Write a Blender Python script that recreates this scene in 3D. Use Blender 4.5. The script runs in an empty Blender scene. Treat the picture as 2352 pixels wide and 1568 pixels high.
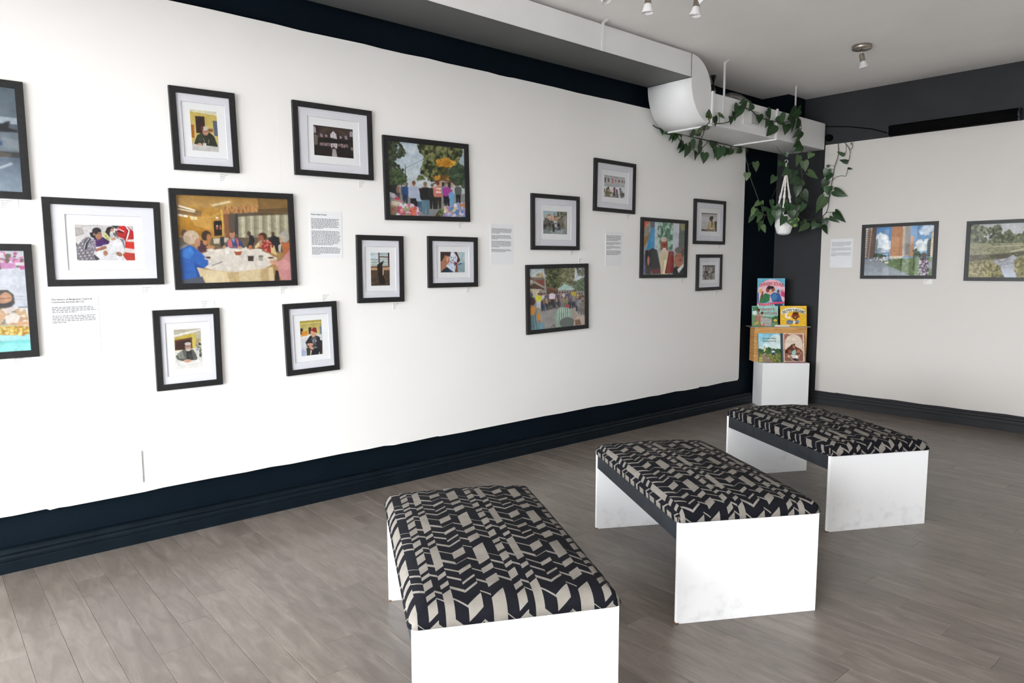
import bpy, bmesh, math, random
import numpy as np
from mathutils import Vector, Matrix
R = math.radians
C = bpy.context.scene.collection
SC = bpy.context.scene
random.seed(7)

# ------------------------------------------------------------------ camera
cam_d = bpy.data.cameras.new('camera'); cam_o = bpy.data.objects.new('camera', cam_d); C.objects.link(cam_o)
cam_d.sensor_width = 36; cam_d.lens = 1627.4 * 36 / 2352; cam_d.clip_start = .05
YAW, PIT, ROL = R(49.464), R(5.973), R(-.07)
_f = Vector((-math.sin(YAW) * math.cos(PIT), math.cos(YAW) * math.cos(PIT), -math.sin(PIT)))
_r = Vector((math.cos(YAW), math.sin(YAW), 0)); _u = _r.cross(_f)
_r2 = _r * math.cos(ROL) + _u * math.sin(ROL); _u2 = _u * math.cos(ROL) - _r * math.sin(ROL)
cam_o.matrix_world = Matrix(((_r2.x, _u2.x, -_f.x, 4.33), (_r2.y, _u2.y, -_f.y, 0), (_r2.z, _u2.z, -_f.z, 1.55), (0, 0, 0, 1)))
SC.camera = cam_o

# ------------------------------------------------------------------ daylight: overcast sky through the shop window
w = bpy.data.worlds.new('overcast'); SC.world = w; w.use_nodes = True
bg = w.node_tree.nodes['Background']; bg.inputs[0].default_value = (.93, .97, 1, 1); bg.inputs[1].default_value = 9.0
SC.view_settings.view_transform = 'Standard'; SC.view_settings.look = 'None'
SC.view_settings.exposure = 1.80; SC.view_settings.gamma = 1; SC.view_settings.use_curve_mapping = False
SC.cycles.max_bounces = 10; SC.cycles.diffuse_bounces = 6; SC.cycles.transparent_max_bounces = 12
SC.cycles.use_denoising = True; SC.cycles.sample_clamp_indirect = 8
X0, X1, Y0, ZC = -.04, 6.0, -2.6, 3.41         # room: left wall, right wall, shop front, ceiling
WINS = [(.7, 2.3), (2.4, 4.0), (4.2, 5.2)]  # shop window panes and glazed door (x from, to)
WZ0, WZ1 = .15, 2.6
def portal(name, loc, rot, sx, sy):
    l = bpy.data.lights.new(name, 'AREA'); l.shape = 'RECTANGLE'; l.size = sx; l.size_y = sy; l.cycles.is_portal = True
    o = bpy.data.objects.new(name, l); C.objects.link(o); o.location = loc; o.rotation_euler = rot
for a, b in WINS:
    portal('window_portal', ((a + b) / 2, Y0 - .12, (WZ0 + WZ1) / 2), (R(90), 0, 0), b - a, WZ1 - WZ0)

# ------------------------------------------------------------------ materials
def srgb(h):
    if isinstance(h, str):
        h = h.lstrip('#'); v = [int(h[i:i + 2], 16) / 255 for i in (0, 2, 4)]
    else: v = [x / 255 for x in h]
    return tuple(x / 12.92 if x <= .04045 else ((x + .055) / 1.055) ** 2.4 for x in v)
MATS = {}
class NT:
    """tiny node-tree helper"""
    def __init__(s, name):
        s.m = bpy.data.materials.new(name); s.m.use_nodes = True; s.t = s.m.node_tree; s.n = s.t.nodes
        s.b = s.n['Principled BSDF']; MATS[name] = s.m
    def add(s, typ, ins=None, **kw):
        q = s.n.new(typ)
        for k, v in kw.items(): setattr(q, k, v)
        for k, v in (ins or {}).items(): s.set(q.inputs[k], v)
        return q
    def set(s, sock, v):
        if isinstance(v, bpy.types.NodeSocket): s.t.links.new(v, sock)
        elif isinstance(v, bpy.types.Node): s.t.links.new(v.outputs[0], sock)
        else: sock.default_value = v
    def math(s, op, a, b=0., c=0.):
        q = s.n.new('ShaderNodeMath'); q.operation = op
        for i, v in enumerate((a, b, c)): s.set(q.inputs[i], v)
        return q.outputs[0]
    def ramp(s, fac, stops, interp='LINEAR'):
        q = s.n.new('ShaderNodeValToRGB'); q.color_ramp.interpolation = interp
        e = q.color_ramp.elements
        while len(e) < len(stops): e.new(.5)
        for i, (p, c) in enumerate(stops): e[i].position = p; e[i].color = (*c, 1) if len(c) == 3 else c
        s.set(q.inputs[0], fac); return q.outputs[0]
    def mix(s, f, a, b, mode='MIX'):
        q = s.n.new('ShaderNodeMix'); q.data_type = 'RGBA'; q.blend_type = mode
        s.set(q.inputs[0], f)
        for sk, v in ((q.inputs[6], a), (q.inputs[7], b)): s.set(sk, (*v, 1) if isinstance(v, tuple) and len(v) == 3 else v)
        return q.outputs[2]
    def noise(s, scale, detail=3, coord=None, **k):
        q = s.n.new('ShaderNodeTexNoise'); q.inputs['Scale'].default_value = scale; q.inputs['Detail'].default_value = detail
        if coord is not None: s.set(q.inputs['Vector'], coord)
        return q
    def obj(s): return s.add('ShaderNodeTexCoord').outputs['Object']
    def bump(s, h, strength=.2, dist=.01):
        q = s.add('ShaderNodeBump'); q.inputs['Strength'].default_value = strength; q.inputs['Distance'].default_value = dist
        s.set(q.inputs['Height'], h); s.set(s.b.inputs['Normal'], q.outputs[0])
def paint(name, col, rough=.6, var=.06, vscale=2.5, bump=.05, bscale=60, spec=.5, metal=0.):
    """plain painted / coated surface with a little unevenness"""
    t = NT(name); o = t.obj()
    n = t.noise(vscale, 4, o)
    d = tuple(max(0, c * (1 - var)) for c in col); l = tuple(min(1, c * (1 + var)) for c in col)
    t.set(t.b.inputs['Base Color'], t.ramp(n.outputs['Fac'], [(.3, d), (.7, l)]))
    t.b.inputs['Roughness'].default_value = rough; t.b.inputs['Specular IOR Level'].default_value = spec; t.b.inputs['Metallic'].default_value = metal
    if bump:
        n2 = t.noise(bscale, 3, o); t.bump(n2.outputs['Fac'], bump, .004)
    return t.m
paint('white_wall', (.80, .785, .768), .55, .012, 1.2, .06, 30)
paint('ceiling_paint', (.90, .875, .855), .8, .03, 1.5, .1, 40)
paint('white_plain', (.82, .82, .82), .45, .02, 3, .02)
paint('duct_paint', (.80, .80, .80), .42, .03, 2, .03, 20)
paint('frame_black', (.011, .011, .012), .42, .3, 40, .15, 220, .4)
paint('mat_white', (.64, .64, .69), .8, .01, 5, 0)
paint('paper_white', (.74, .745, .76), .7, .01, 5, 0)
paint('rail_slate', (.020, .024, .030), .5, .25, 12, .08, 80)
paint('brushed_nickel', (.42, .38, .33), .32, .1, 30, .05, 200, .5, 1.)
paint('vent_white', (.74, .74, .73), .5, .03)
paint('rope_cotton', (.78, .75, .70), .9, .12, 60, .4, 150)
paint('pot_white', (.82, .81, .80), .35, .03)
paint('vine_stem', (.028, .034, .014), .6, .3, 30, .1)
paint('ink_grey', (.16, .16, .17), .8, .1, 10, 0)
paint('ink_pale', (.34, .34, .35), .8, .1, 10, 0)
paint('ink_dark', (.03, .03, .03), .8, .1, 10, 0)
paint('housing_black', (.003, .003, .0032), .9, .2, 10, .05, 60, .05)
paint('soil', (.02, .013, .008), 1., .4, 80, .4)

t = NT('dark_wall'); o = t.obj()
n = t.noise(1.6, 5, o); fine = t.noise(160, 2, o)
c0 = t.ramp(n.outputs['Fac'], [(.3, (.0036, .0072, .0115)), (.7, (.0052, .0094, .0145))])
sp = t.noise(9, 8, o)
c1 = t.mix(t.ramp(sp.outputs['Fac'], [(.775, (0, 0, 0)), (.80, (1, 1, 1))]), c0, (.09, .095, .10))   # scuffs and chips
t.set(t.b.inputs['Base Color'], c1); t.b.inputs['Roughness'].default_value = .45; t.b.inputs['Specular IOR Level'].default_value = .04; t.bump(fine.outputs['Fac'], .10, .004)

# laminate floor: each plank takes its own tone from a per-object random value
t = NT('floor_plank'); o = t.obj()
info = t.add('ShaderNodeObjectInfo'); rnd = info.outputs['Random']
mp = t.add('ShaderNodeMapping'); t.set(mp.inputs['Vector'], o)
off = t.add('ShaderNodeCombineXYZ'); t.set(off.inputs[0], t.math('MULTIPLY', rnd, 37.)); t.set(off.inputs[1], t.math('MULTIPLY', rnd, 91.))
t.set(mp.inputs['Location'], off.outputs[0]); mp.inputs['Scale'].default_value = (2.2, 9, 1)
g1 = t.noise(2.2, 6, mp.outputs[0]); g1.inputs['Distortion'].default_value = .9
mp2 = t.add('ShaderNodeMapping'); t.set(mp2.inputs['Vector'], o); t.set(mp2.inputs['Location'], off.outputs[0]); mp2.inputs['Scale'].default_value = (5, 34, 1)
g2 = t.noise(3, 5, mp2.outputs[0]); g2.inputs['Distortion'].default_value = .6
base = t.ramp(g1.outputs['Fac'], [(.28, (.124, .103, .088)), (.5, (.166, .141, .122)), (.72, (.216, .186, .164))])
base = t.mix(t.math('MULTIPLY', g2.outputs['Fac'], .30), base, (.11, .087, .071))
mp3 = t.add('ShaderNodeMapping'); t.set(mp3.inputs['Vector'], o); t.set(mp3.inputs['Location'], off.outputs[0]); mp3.inputs['Scale'].default_value = (14, 60, 1)
g3 = t.noise(4, 6, mp3.outputs[0]); g3.inputs['Distortion'].default_value = 1.2
base = t.mix(t.ramp(g3.outputs['Fac'], [(.56, (0, 0, 0)), (.74, (.55, .55, .55))]), base, (.10, .082, .069))   # short dark flecks of the grain
tone = t.add('ShaderNodeHueSaturation'); t.set(tone.inputs['Color'], base); t.set(tone.inputs['Value'], t.math('MULTIPLY_ADD', rnd, .26, .93))
t.set(t.b.inputs['Base Color'], tone.outputs[0])
t.b.inputs['Specular IOR Level'].default_value = .37; t.set(t.b.inputs['Roughness'], t.math('MULTIPLY_ADD', g2.outputs['Fac'], .10, .27)); t.bump(g2.outputs['Fac'], .06, .002)

# picture glass: clear sheet with its surface reflection
def glass(name, tint=(1, 1, 1)):
    t = NT(name); out = t.n['Material Output']; t.n.remove(t.b)
    tr = t.add('ShaderNodeBsdfTransparent'); tr.inputs[0].default_value = (*tint, 1)
    gl = t.add('ShaderNodeBsdfGlossy'); gl.inputs['Roughness'].default_value = .02
    ge = t.add('ShaderNodeNewGeometry'); fr = t.add('ShaderNodeFresnel'); t.set(fr.inputs[0], t.math('MULTIPLY_ADD', ge.outputs['Backfacing'], 1 / 1.45 - 1.45, 1.45))   # thin sheet: same reflection from either side
    mx = t.add('ShaderNodeMixShader'); t.set(mx.inputs[0], fr.outputs[0]); t.set(mx.inputs[1], tr.outputs[0]); t.set(mx.inputs[2], gl.outputs[0])
    t.set(out.inputs[0], mx.outputs[0])
glass('picture_glass', (.99, .99, .99)); glass('window_glass')

# printed ink: colour stored on the sheet itself
t = NT('printed_ink'); at = t.add('ShaderNodeVertexColor', layer_name='ink'); t.set(t.b.inputs['Base Color'], at.outputs[0]); t.b.inputs['Roughness'].default_value = .5
t.b.inputs['Specular IOR Level'].default_value = .25

# ------------------------------------------------------------------ mesh helpers
class MB:
    def __init__(s): s.v = []; s.f = []; s.sm = []
    def add(s, vs, fs, smooth=False):
        k = len(s.v); s.v += [tuple(p) for p in vs]; s.f += [tuple(i + k for i in f) for f in fs]; s.sm += [smooth] * len(fs); return s
    def box(s, x0, x1, y0, y1, z0, z1, bev=0.):
        if bev:
            bm = bmesh.new(); bmesh.ops.create_cube(bm, size=1)
            for q in bm.verts: q.co = Vector(((x0 + x1) / 2 + q.co.x * (x1 - x0), (y0 + y1) / 2 + q.co.y * (y1 - y0), (z0 + z1) / 2 + q.co.z * (z1 - z0)))
            bmesh.ops.bevel(bm, geom=list(bm.edges), offset=bev, segments=2, profile=.5, affect='EDGES')
            bm.verts.ensure_lookup_table(); bm.verts.index_update()
            s.add([q.co for q in bm.verts], [[q.index for q in f.verts] for f in bm.faces]); bm.free(); return s
        return s.add([(x, y, z) for z in (z0, z1) for y in (y0, y1) for x in (x0, x1)],
                     [(0, 2, 3, 1), (4, 5, 7, 6), (0, 1, 5, 4), (2, 6, 7, 3), (0, 4, 6, 2), (1, 3, 7, 5)])
    def prism(s, prof, fn0, fn1, smooth=False, caps=True):
        """closed 2-D profile swept between two mappings (a, b) -> xyz"""
        n = len(prof)
        s.add([fn0(*p) for p in prof] + [fn1(*p) for p in prof], [(i, (i + 1) % n, n + (i + 1) % n, n + i) for i in range(n)], smooth)
        if caps: s.add([fn0(*p) for p in prof], [tuple(range(n))[::-1]]); s.add([fn1(*p) for p in prof], [tuple(range(n))])
        return s
    def tube(s, pts, r, n=8, caps=True):
        P = [Vector(p) for p in pts]; rr = r if isinstance(r, (list, tuple)) else [r] * len(P); vs = []; fs = []
        up = Vector((0, 0, 1))
        for i, p in enumerate(P):
            d = (P[min(i + 1, len(P) - 1)] - P[max(i - 1, 0)]).normalized()
            a = d.cross(up)
            if a.length < .05: a = d.cross(Vector((0, 1, 0)))
            a.normalize(); b = d.cross(a)
            vs += [p + (a * math.cos(2 * math.pi * k / n) + b * math.sin(2 * math.pi * k / n)) * rr[i] for k in range(n)]
        for i in range(len(P) - 1):
            fs += [(i * n + k, i * n + (k + 1) % n, (i + 1) * n + (k + 1) % n, (i + 1) * n + k) for k in range(n)]
        s.add(vs, fs, True)
        if caps: s.add(vs[:n], [tuple(range(n))]); s.add(vs[-n:], [tuple(range(n))[::-1]])
        return s
    def lathe(s, prof, n=24, M=None, smooth=True):
        M = M or Matrix(); vs = []; m = len(prof)
        for k in range(n):
            a = 2 * math.pi * k / n; vs += [M @ Vector((r * math.cos(a), r * math.sin(a), z)) for r, z in prof]
        fs = [(k * m + i, ((k + 1) % n) * m + i, ((k + 1) % n) * m + i + 1, k * m + i + 1) for k in range(n) for i in range(m - 1)]
        return s.add(vs, fs, smooth)
    def mesh(s, name):
        me = bpy.data.meshes.new(name); me.from_pydata(s.v, [], s.f)
        me.polygons.foreach_set('use_smooth', s.sm); me.update(); return me
    def build(s, name, mat, parent=None, fix=True):
        me = s.mesh(name)
        if fix:
            bm = bmesh.new(); bm.from_mesh(me); bmesh.ops.remove_doubles(bm, verts=bm.verts, dist=1e-5); bmesh.ops.recalc_face_normals(bm, faces=bm.faces); bm.to_mesh(me); bm.free()
        return link(name, me, mat, parent)
def link(name, me, mat=None, parent=None):
    o = bpy.data.objects.new(name, me); C.objects.link(o)
    if mat and not me.materials: me.materials.append(MATS[mat])
    if parent: o.parent = parent
    return o
def thing(name, loc=(0, 0, 0), rz=0, label=None, cat=None, group=None):
    o = bpy.data.objects.new(name, None); C.objects.link(o); o.location = loc; o.rotation_euler = (0, 0, rz); o.empty_display_size = .05
    return tag(o, label, cat, group)
def tag(o, label=None, cat=None, group=None, kind=None):
    for k, v in (('label', label), ('category', cat), ('group', group), ('kind', kind)):
        if v: o[k] = v
    return o
def struct(o): o['kind'] = 'structure'; return o
def copy_tree(o, parent=None):
    c = o.copy(); C.objects.link(c); c.parent = parent
    for ch in list(o.children): copy_tree(ch, c)
    return c
paint('white_wall_dimmed', (.63, .60, .568), .55, .012, 1.2, .06, 30)  # back boards: same white paint, darkened in colour to stand in for weaker light
paint('dark_trim', (.0042, .0080, .0120), .36, .2, 6, .02, 30, .16)
paint('charcoal_wall', (.030, .031, .034), .6, .1, 3, .1, 150, .2)
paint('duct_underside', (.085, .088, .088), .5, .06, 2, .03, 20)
# ------------------------------------------------------------------ room shell
A2 = R(2)                                              # the back wall is not quite square to the long wall
BK = Vector((.66, 7.811, 0)); BT = Vector((math.cos(A2), math.sin(A2), 0)); BN = Vector((math.sin(A2), -math.cos(A2), 0))
def back(x, z, off=0.):                                # point on the back wall at world x, height z, off metres in front
    return BK + BT * ((x - .66) / BT.x) + BN * off + Vector((0, 0, z))
YB = lambda x: back(x, 0).y

floor = struct(MB().box(X0 - .1, X1 + .1, Y0 - .1, 8.2, -.08, -.012).build('floor', 'ink_dark'))
PW, G = .134, .0005
def plank(x0, x1, y0, y1, bevel=.0013):
    v = [(x0, y0, -.011), (x1, y0, -.011), (x1, y1, -.011), (x0, y1, -.011), (x0, y0, -bevel), (x1, y0, -bevel), (x1, y1, -bevel), (x0, y1, -bevel),
         (x0 + bevel, y0 + bevel, 0), (x1 - bevel, y0 + bevel, 0), (x1 - bevel, y1 - bevel, 0), (x0 + bevel, y1 - bevel, 0)]
    f = [(0, 1, 5, 4), (1, 2, 6, 5), (2, 3, 7, 6), (3, 0, 4, 7), (4, 5, 9, 8), (5, 6, 10, 9), (6, 7, 11, 10), (7, 4, 8, 11), (8, 9, 10, 11)]
    return v, f
rest = MB(); shared = {}; count = 0
rows = int((7.80 - Y0) / PW) + 2; r0 = math.floor((Y0 - .008) / PW)
PLEN = 1.215
for r in range(r0, r0 + rows):
    y0 = r * PW + .008; y1 = y0 + PW
    if y0 > 7.98: break
    s = {29: 2.67, 31: 2.885, 20: 3.138}.get(r, (r * 2.417 * .4137) % PLEN) % PLEN - PLEN
    while s < X1 + .02:
        a, b = max(s, X0), min(s + PLEN, X1)
        if b - a > .02:
            vis = y1 > .1 and a < 3.9 and b > 0 and not (y1 < 3.1 and a > 4.1) and (a - 1.17) < max(.0, (y1 - .0) * .86) + .1 and y0 < 7.95
            d = (a + G / 2, b - G / 2, y0 + G / 2, y1 - G / 2)
            if vis and count < 300:
                ln = round(d[1] - d[0], 3)
                if ln not in shared:
                    me = bpy.data.meshes.new('plank'); v, f = plank(-ln / 2, ln / 2, -PW / 2 + G / 2, PW / 2 - G / 2); me.from_pydata(v, [], f); me.update(); shared[ln] = me
                p = link('plank', shared[ln], 'floor_plank', floor); p.location = ((d[0] + d[1]) / 2, (d[2] + d[3]) / 2, 0); count += 1
            else:
                v, f = plank(*d); rest.add(v, f)
        s += PLEN
rp = rest.build('plank_field', 'floor_plank', floor, fix=False); rp['kind'] = 'stuff'

def slab(name, prof, z0, z1, mat):                     # upright wall from a plan polygon
    return struct(MB().prism(prof, lambda a, b: (a, b, z0), lambda a, b: (a, b, z1)).build(name, mat))
wall_left = slab('wall_left', [(X0 - .12, Y0), (X0, Y0), (X0, YB(X0) + .12), (X0 - .12, YB(X0) + .12)], -.02, ZC, 'dark_wall')
wall_back = slab('wall_back', [(X0, YB(X0)), (X1, YB(X1)), (X1, YB(X1) + .12), (X0, YB(X0) + .12)], -.02, ZC, 'charcoal_wall')
wall_right = slab('wall_right', [(X1, Y0), (X1 + .12, Y0), (X1 + .12, YB(X1) + .12), (X1, YB(X1) + .12)], -.02, ZC, 'white_wall')
ceiling = slab('ceiling', [(X0 - .12, Y0 - .2), (X1 + .12, Y0 - .2), (X1 + .12, 8.3), (X0 - .12, 8.3)], ZC, ZC + .12, 'ceiling_paint')
m = MB(); xs = [X0 - .12] + [q for wn in WINS for q in wn] + [X1 + .12]
for i in range(0, len(xs), 2): m.box(xs[i], xs[i + 1], Y0 - .2, Y0, WZ0, WZ1)
m.box(xs[0], xs[-1], Y0 - .2, Y0, -.02, WZ0); m.box(xs[0], xs[-1], Y0 - .2, Y0, WZ1, ZC)
wall_front = struct(m.build('wall_front', 'white_wall', fix=False))
for i, (a, b) in enumerate(WINS):
    wn = MB(); t_ = .045
    wn.box(a, a + t_, Y0 - .13, Y0 - .07, WZ0, WZ1); wn.box(b - t_, b, Y0 - .13, Y0 - .07, WZ0, WZ1)
    wn.box(a + t_, b - t_, Y0 - .13, Y0 - .07, WZ0, WZ0 + t_); wn.box(a + t_, b - t_, Y0 - .13, Y0 - .07, WZ1 - t_, WZ1); wn.box(a + t_, b - t_, Y0 - .13, Y0 - .07, 1.9, 1.945)
    wo = struct(wn.build('window_%d' % (i + 1), 'frame_black', fix=False))
    for z0, z1 in ((WZ0 + t_, 1.9), (1.945, WZ1 - t_)):
        MB().add([(a + t_, Y0 - .1, z0), (b - t_, Y0 - .1, z0), (b - t_, Y0 - .1, z1), (a + t_, Y0 - .1, z1)], [(3, 2, 1, 0)]).build('pane', 'window_glass', wo, False)
paint('pavement', (.34, .335, .33), .9, .1)
struct(MB().box(-14, 20, -22, Y0 - .2, -.2, -.05).build('pavement', 'pavement'))

# white display boards over the dark walls, with their hand-cut, chipped edges
def ragged(pts, step=.12, amp=.0016, chips=()):
    out = []
    for i, p in enumerate(pts):
        q = pts[(i + 1) % len(pts)]; L = math.dist(p, q); n = max(1, int(L / step)); nx, ny = (q[1] - p[1]) / L, -(q[0] - p[0]) / L
        for k in range(n):
            f = k / n; j = random.uniform(-amp, amp) if k else 0
            out.append((p[0] + (q[0] - p[0]) * f + nx * j, p[1] + (q[1] - p[1]) * f + ny * j))
    return out
def board(name, outline, fn, th, mat, parent):
    m = MB(); n = len(outline)
    m.add([fn(a, b, 0) for a, b in outline] + [fn(a, b, th) for a, b in outline], [tuple(range(n, 2 * n))] + [(i, (i + 1) % n, n + (i + 1) % n, n + i) for i in range(n)])
    return m.build(name, mat, parent)
BX = 0.0
ZB0, ZB1, YE = .288, 3.018, 7.052
for y0, y1 in ((Y0 + .02, -.62), (-.6197, 1.8197), (1.82, 4.2597), (4.26, YE)):
    chips = [(y, ZB0 + random.uniform(-.004, .006)) for y in ()]
    bot = [(y0, ZB0)] + sorted([(random.uniform(y0 + .1, y1 - .1), ZB0 + random.choice((-1, 1)) * random.uniform(.001, .005)) for _ in range(14)]) + [(y1, ZB0)]
    top = [(y1, ZB1)] + sorted([(random.uniform(y0 + .1, y1 - .1), ZB1 + random.uniform(-.005, .002)) for _ in range(12)], reverse=True) + [(y0, ZB1)]
    if y1 == YE: bot[-1:] = [(YE - .02, ZB0), (YE, ZB0 + .02)]
    board('display_board', bot + top, lambda a, b, h: (X0 + h, a, b), BX - X0, 'white_wall', wall_left)
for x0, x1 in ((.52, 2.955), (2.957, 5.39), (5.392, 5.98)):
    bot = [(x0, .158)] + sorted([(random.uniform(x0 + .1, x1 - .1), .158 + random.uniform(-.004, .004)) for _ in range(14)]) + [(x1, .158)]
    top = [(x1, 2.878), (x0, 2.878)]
    board('display_board', bot + top, lambda a, b, h: tuple(back(a, b, h)), .018, 'white_wall_dimmed', wall_back)

# skirting boards: plain dark board with a moulded cap
prof = [(0, 0), (.022, 0), (.022, .056), (.019, .060), (.022, .064), (.0235, .078), (.019, .090), (.012, .094), (.015, .100), (.013, .112), (.004, .120), (0, .122)]
m = MB(); joins = [Y0 + .01, .02, 4.86, YB(X0) - .03]
bb = None
for y0, y1 in zip(joins[:-1], joins[1:]):
    o_ = MB().prism([(a - .0, b) for a, b in prof], lambda a, b, y0=y0: (X0 + a + .04, y0 + .0006, b), lambda a, b, y1=y1: (X0 + a + .04, y1 - .0006, b))
    if bb is None: bb = struct(o_.build('baseboard_left', 'dark_trim'))
    else: o_.build('skirting_length', 'dark_trim', bb)
MB().box(X0, X0 + .04, Y0 + .01, YB(X0) - .03, .0, .122).build('packing_strip', 'dark_trim', bb)
prof2 = [(a, b * 1.12) for a, b in prof]
struct(MB().prism(prof2, lambda a, b: tuple(back(.03, b, a)), lambda a, b: tuple(back(X1 - .02, b, a))).build('baseboard_back', 'charcoal_wall'))
# dark boxed-in corner under the ceiling, above the duct
struct(MB().box(X0, .27, 7.42, YB(X0), 3.16, ZC).build('trim_1', 'dark_wall'))
# ------------------------------------------------------------------ printed pictures: ink laid on a fine grid of the sheet
class Print:
    """paints a flat print; coordinates are read on a sheet whose corners are given as tl, tr, br, bl"""
    def __init__(s, quad, w, h, base='#808080', seed=1):
        s.w, s.h, s.k = w, h, 2; s.W, s.H = w * 2, h * 2
        q = [(0, 0), (1, 0), (1, 1), (0, 1)]; A = []
        for (x, y), (X, Y) in zip(quad, q):
            A.append([x, y, 1, 0, 0, 0, -X * x, -X * y, X]); A.append([0, 0, 0, x, y, 1, -Y * x, -Y * y, Y])
        A = np.array(A, float); s.Hm = np.append(np.linalg.solve(A[:, :8], A[:, 8]), 1).reshape(3, 3)
        s.a = np.empty((s.H, s.W, 3)); s.a[:] = srgb(base); s.r = np.random.default_rng(seed); s.quad = quad
    def m(s, pts):
        p = np.array(pts, float).reshape(-1, 2); q = np.c_[p, np.ones(len(p))] @ s.Hm.T; q = q[:, :2] / q[:, 2:]
        return q * [s.W, s.H]
    def fill(s, p, col, al=1.):
        x0, y0 = np.floor(p.min(0)).astype(int); x1, y1 = np.ceil(p.max(0)).astype(int)
        x0, y0, x1, y1 = max(x0, 0), max(y0, 0), min(x1 + 1, s.W), min(y1 + 1, s.H)
        if x0 >= x1 or y0 >= y1: return
        X, Y = np.meshgrid(np.arange(x0, x1) + .5, np.arange(y0, y1) + .5); ins = np.zeros(X.shape, bool)
        n = len(p)
        for i in range(n):
            (ax, ay), (bx, by) = p[i], p[(i + 1) % n]
            if ay == by: continue
            ins ^= ((ay > Y) != (by > Y)) & (X < (bx - ax) * (Y - ay) / (by - ay) + ax)
        sub = s.a[y0:y1, x0:x1]
        if callable(col): c = col(X / s.W, Y / s.H)
        else: c = np.array(srgb(col))
        sub[ins] = sub[ins] * (1 - al) + (c[ins] if getattr(c, 'ndim', 1) == 3 else c) * al
    def P(s, col, *xy, al=1.): s.fill(s.m(xy), col, al); return s
    def G(s, c0, c1, *xy, al=1., ax=1):
        p = s.m(xy) if xy else np.array([(0, 0), (s.W, 0), (s.W, s.H), (0, s.H)], float)
        lo, hi = p[:, ax].min() / (s.W, s.H)[ax], p[:, ax].max() / (s.W, s.H)[ax]; a, b = np.array(srgb(c0)), np.array(srgb(c1))
        s.fill(p, lambda X, Y: a + (b - a) * np.clip(((X, Y)[ax] - lo) / (hi - lo + 1e-9), 0, 1)[..., None], al); return s
    def E(s, col, cx, cy, rx, ry, rot=0., al=1.):
        t = np.linspace(0, 2 * np.pi, 26)[:-1]; c, d = math.cos(rot), math.sin(rot)
        x, y = rx * np.cos(t), ry * np.sin(t); s.fill(s.m(np.c_[cx + x * c - y * d, cy + x * d + y * c]), col, al); return s
    def L(s, col, wd, *xy, al=1.):
        p = np.array(xy, float).reshape(-1, 2)
        for a, b in zip(p[:-1], p[1:]):
            d = b - a; l = np.hypot(*d) + 1e-9; n = np.array([-d[1], d[0]]) / l * wd / 2; e = d / l * wd * .25
            s.fill(s.m([a - e + n, b + e + n, b + e - n, a - e - n]), col, al)
        return s
    def N(s, cols, n, size, *xy, asp=1., al=1.):
        """scatter of small dabs inside a polygon: leaves, crowds, gravel"""
        p = np.array(xy, float).reshape(-1, 2); lo, hi = p.min(0), p.max(0); k = 0
        while k < n:
            q = s.r.uniform(lo, hi); ins = False
            for i in range(len(p)):
                (ax, ay), (bx, by) = p[i], p[(i + 1) % len(p)]
                if (ay > q[1]) != (by > q[1]) and q[0] < (bx - ax) * (q[1] - ay) / (by - ay) + ax: ins = not ins
            k += 1
            if ins:
                z = size * s.r.uniform(.5, 1.4); t = s.r.uniform(0, 6.28) + np.array([0, 1.3, 2.6, 3.9, 5.1])
                s.fill(s.m(np.c_[q[0] + z * np.cos(t), q[1] + z * asp * np.sin(t)]), cols[s.r.integers(len(cols))], al)
        return s
    def man(s, x, y, h, top, leg, hair='#2a2220', skin='#b88a6c', wd=.30):
        """small standing figure: x of axis, y of crown, height"""
        u = h / 7.5; b = h * wd / 2
        s.P(leg, x - b * .7, y + 3.9 * u, x + b * .7, y + 3.9 * u, x + b * .6, y + h, x + b * .1, y + h, x, y + 5 * u, x - b * .1, y + h, x - b * .6, y + h)
        s.P(top, x - b * .5, y + 1.3 * u, x + b * .5, y + 1.3 * u, x + b, y + 1.8 * u, x + b * .95, y + 3.6 * u, x + b * .75, y + 4.2 * u, x - b * .75, y + 4.2 * u, x - b * .95, y + 3.6 * u, x - b, y + 1.8 * u)
        s.E(skin, x, y + .8 * u, .42 * u, .55 * u); s.E(hair, x, y + .5 * u, .46 * u, .5 * u); return s
    def out(s, grain=.045):
        a = s.a.reshape(s.h, 2, s.w, 2, 3).mean((1, 3)); b = np.pad(a, ((1, 1), (1, 1), (0, 0)), 'edge')
        a = (b[:-2, 1:-1] + b[2:, 1:-1] + b[1:-1, :-2] + b[1:-1, 2:] + 6 * a) / 10
        g = s.r.normal(0, grain, (s.h, s.w))
        for k, am in ((4, .07), (9, .06)):                     # uneven tone, as in a real photograph
            c = s.r.normal(0, am, (s.h // k + 3, s.w // k + 3)); yy, xx = np.arange(s.h) / k, np.arange(s.w) / k; i, j = yy.astype(int), xx.astype(int); fy, fx = (yy - i)[:, None], (xx - j)[None]
            g += (c[i][:, j] * (1 - fx) + c[i][:, j + 1] * fx) * (1 - fy) + (c[i + 1][:, j] * (1 - fx) + c[i + 1][:, j + 1] * fx) * fy
        return np.clip(a * (1 + g[..., None]), 0, 1)
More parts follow.
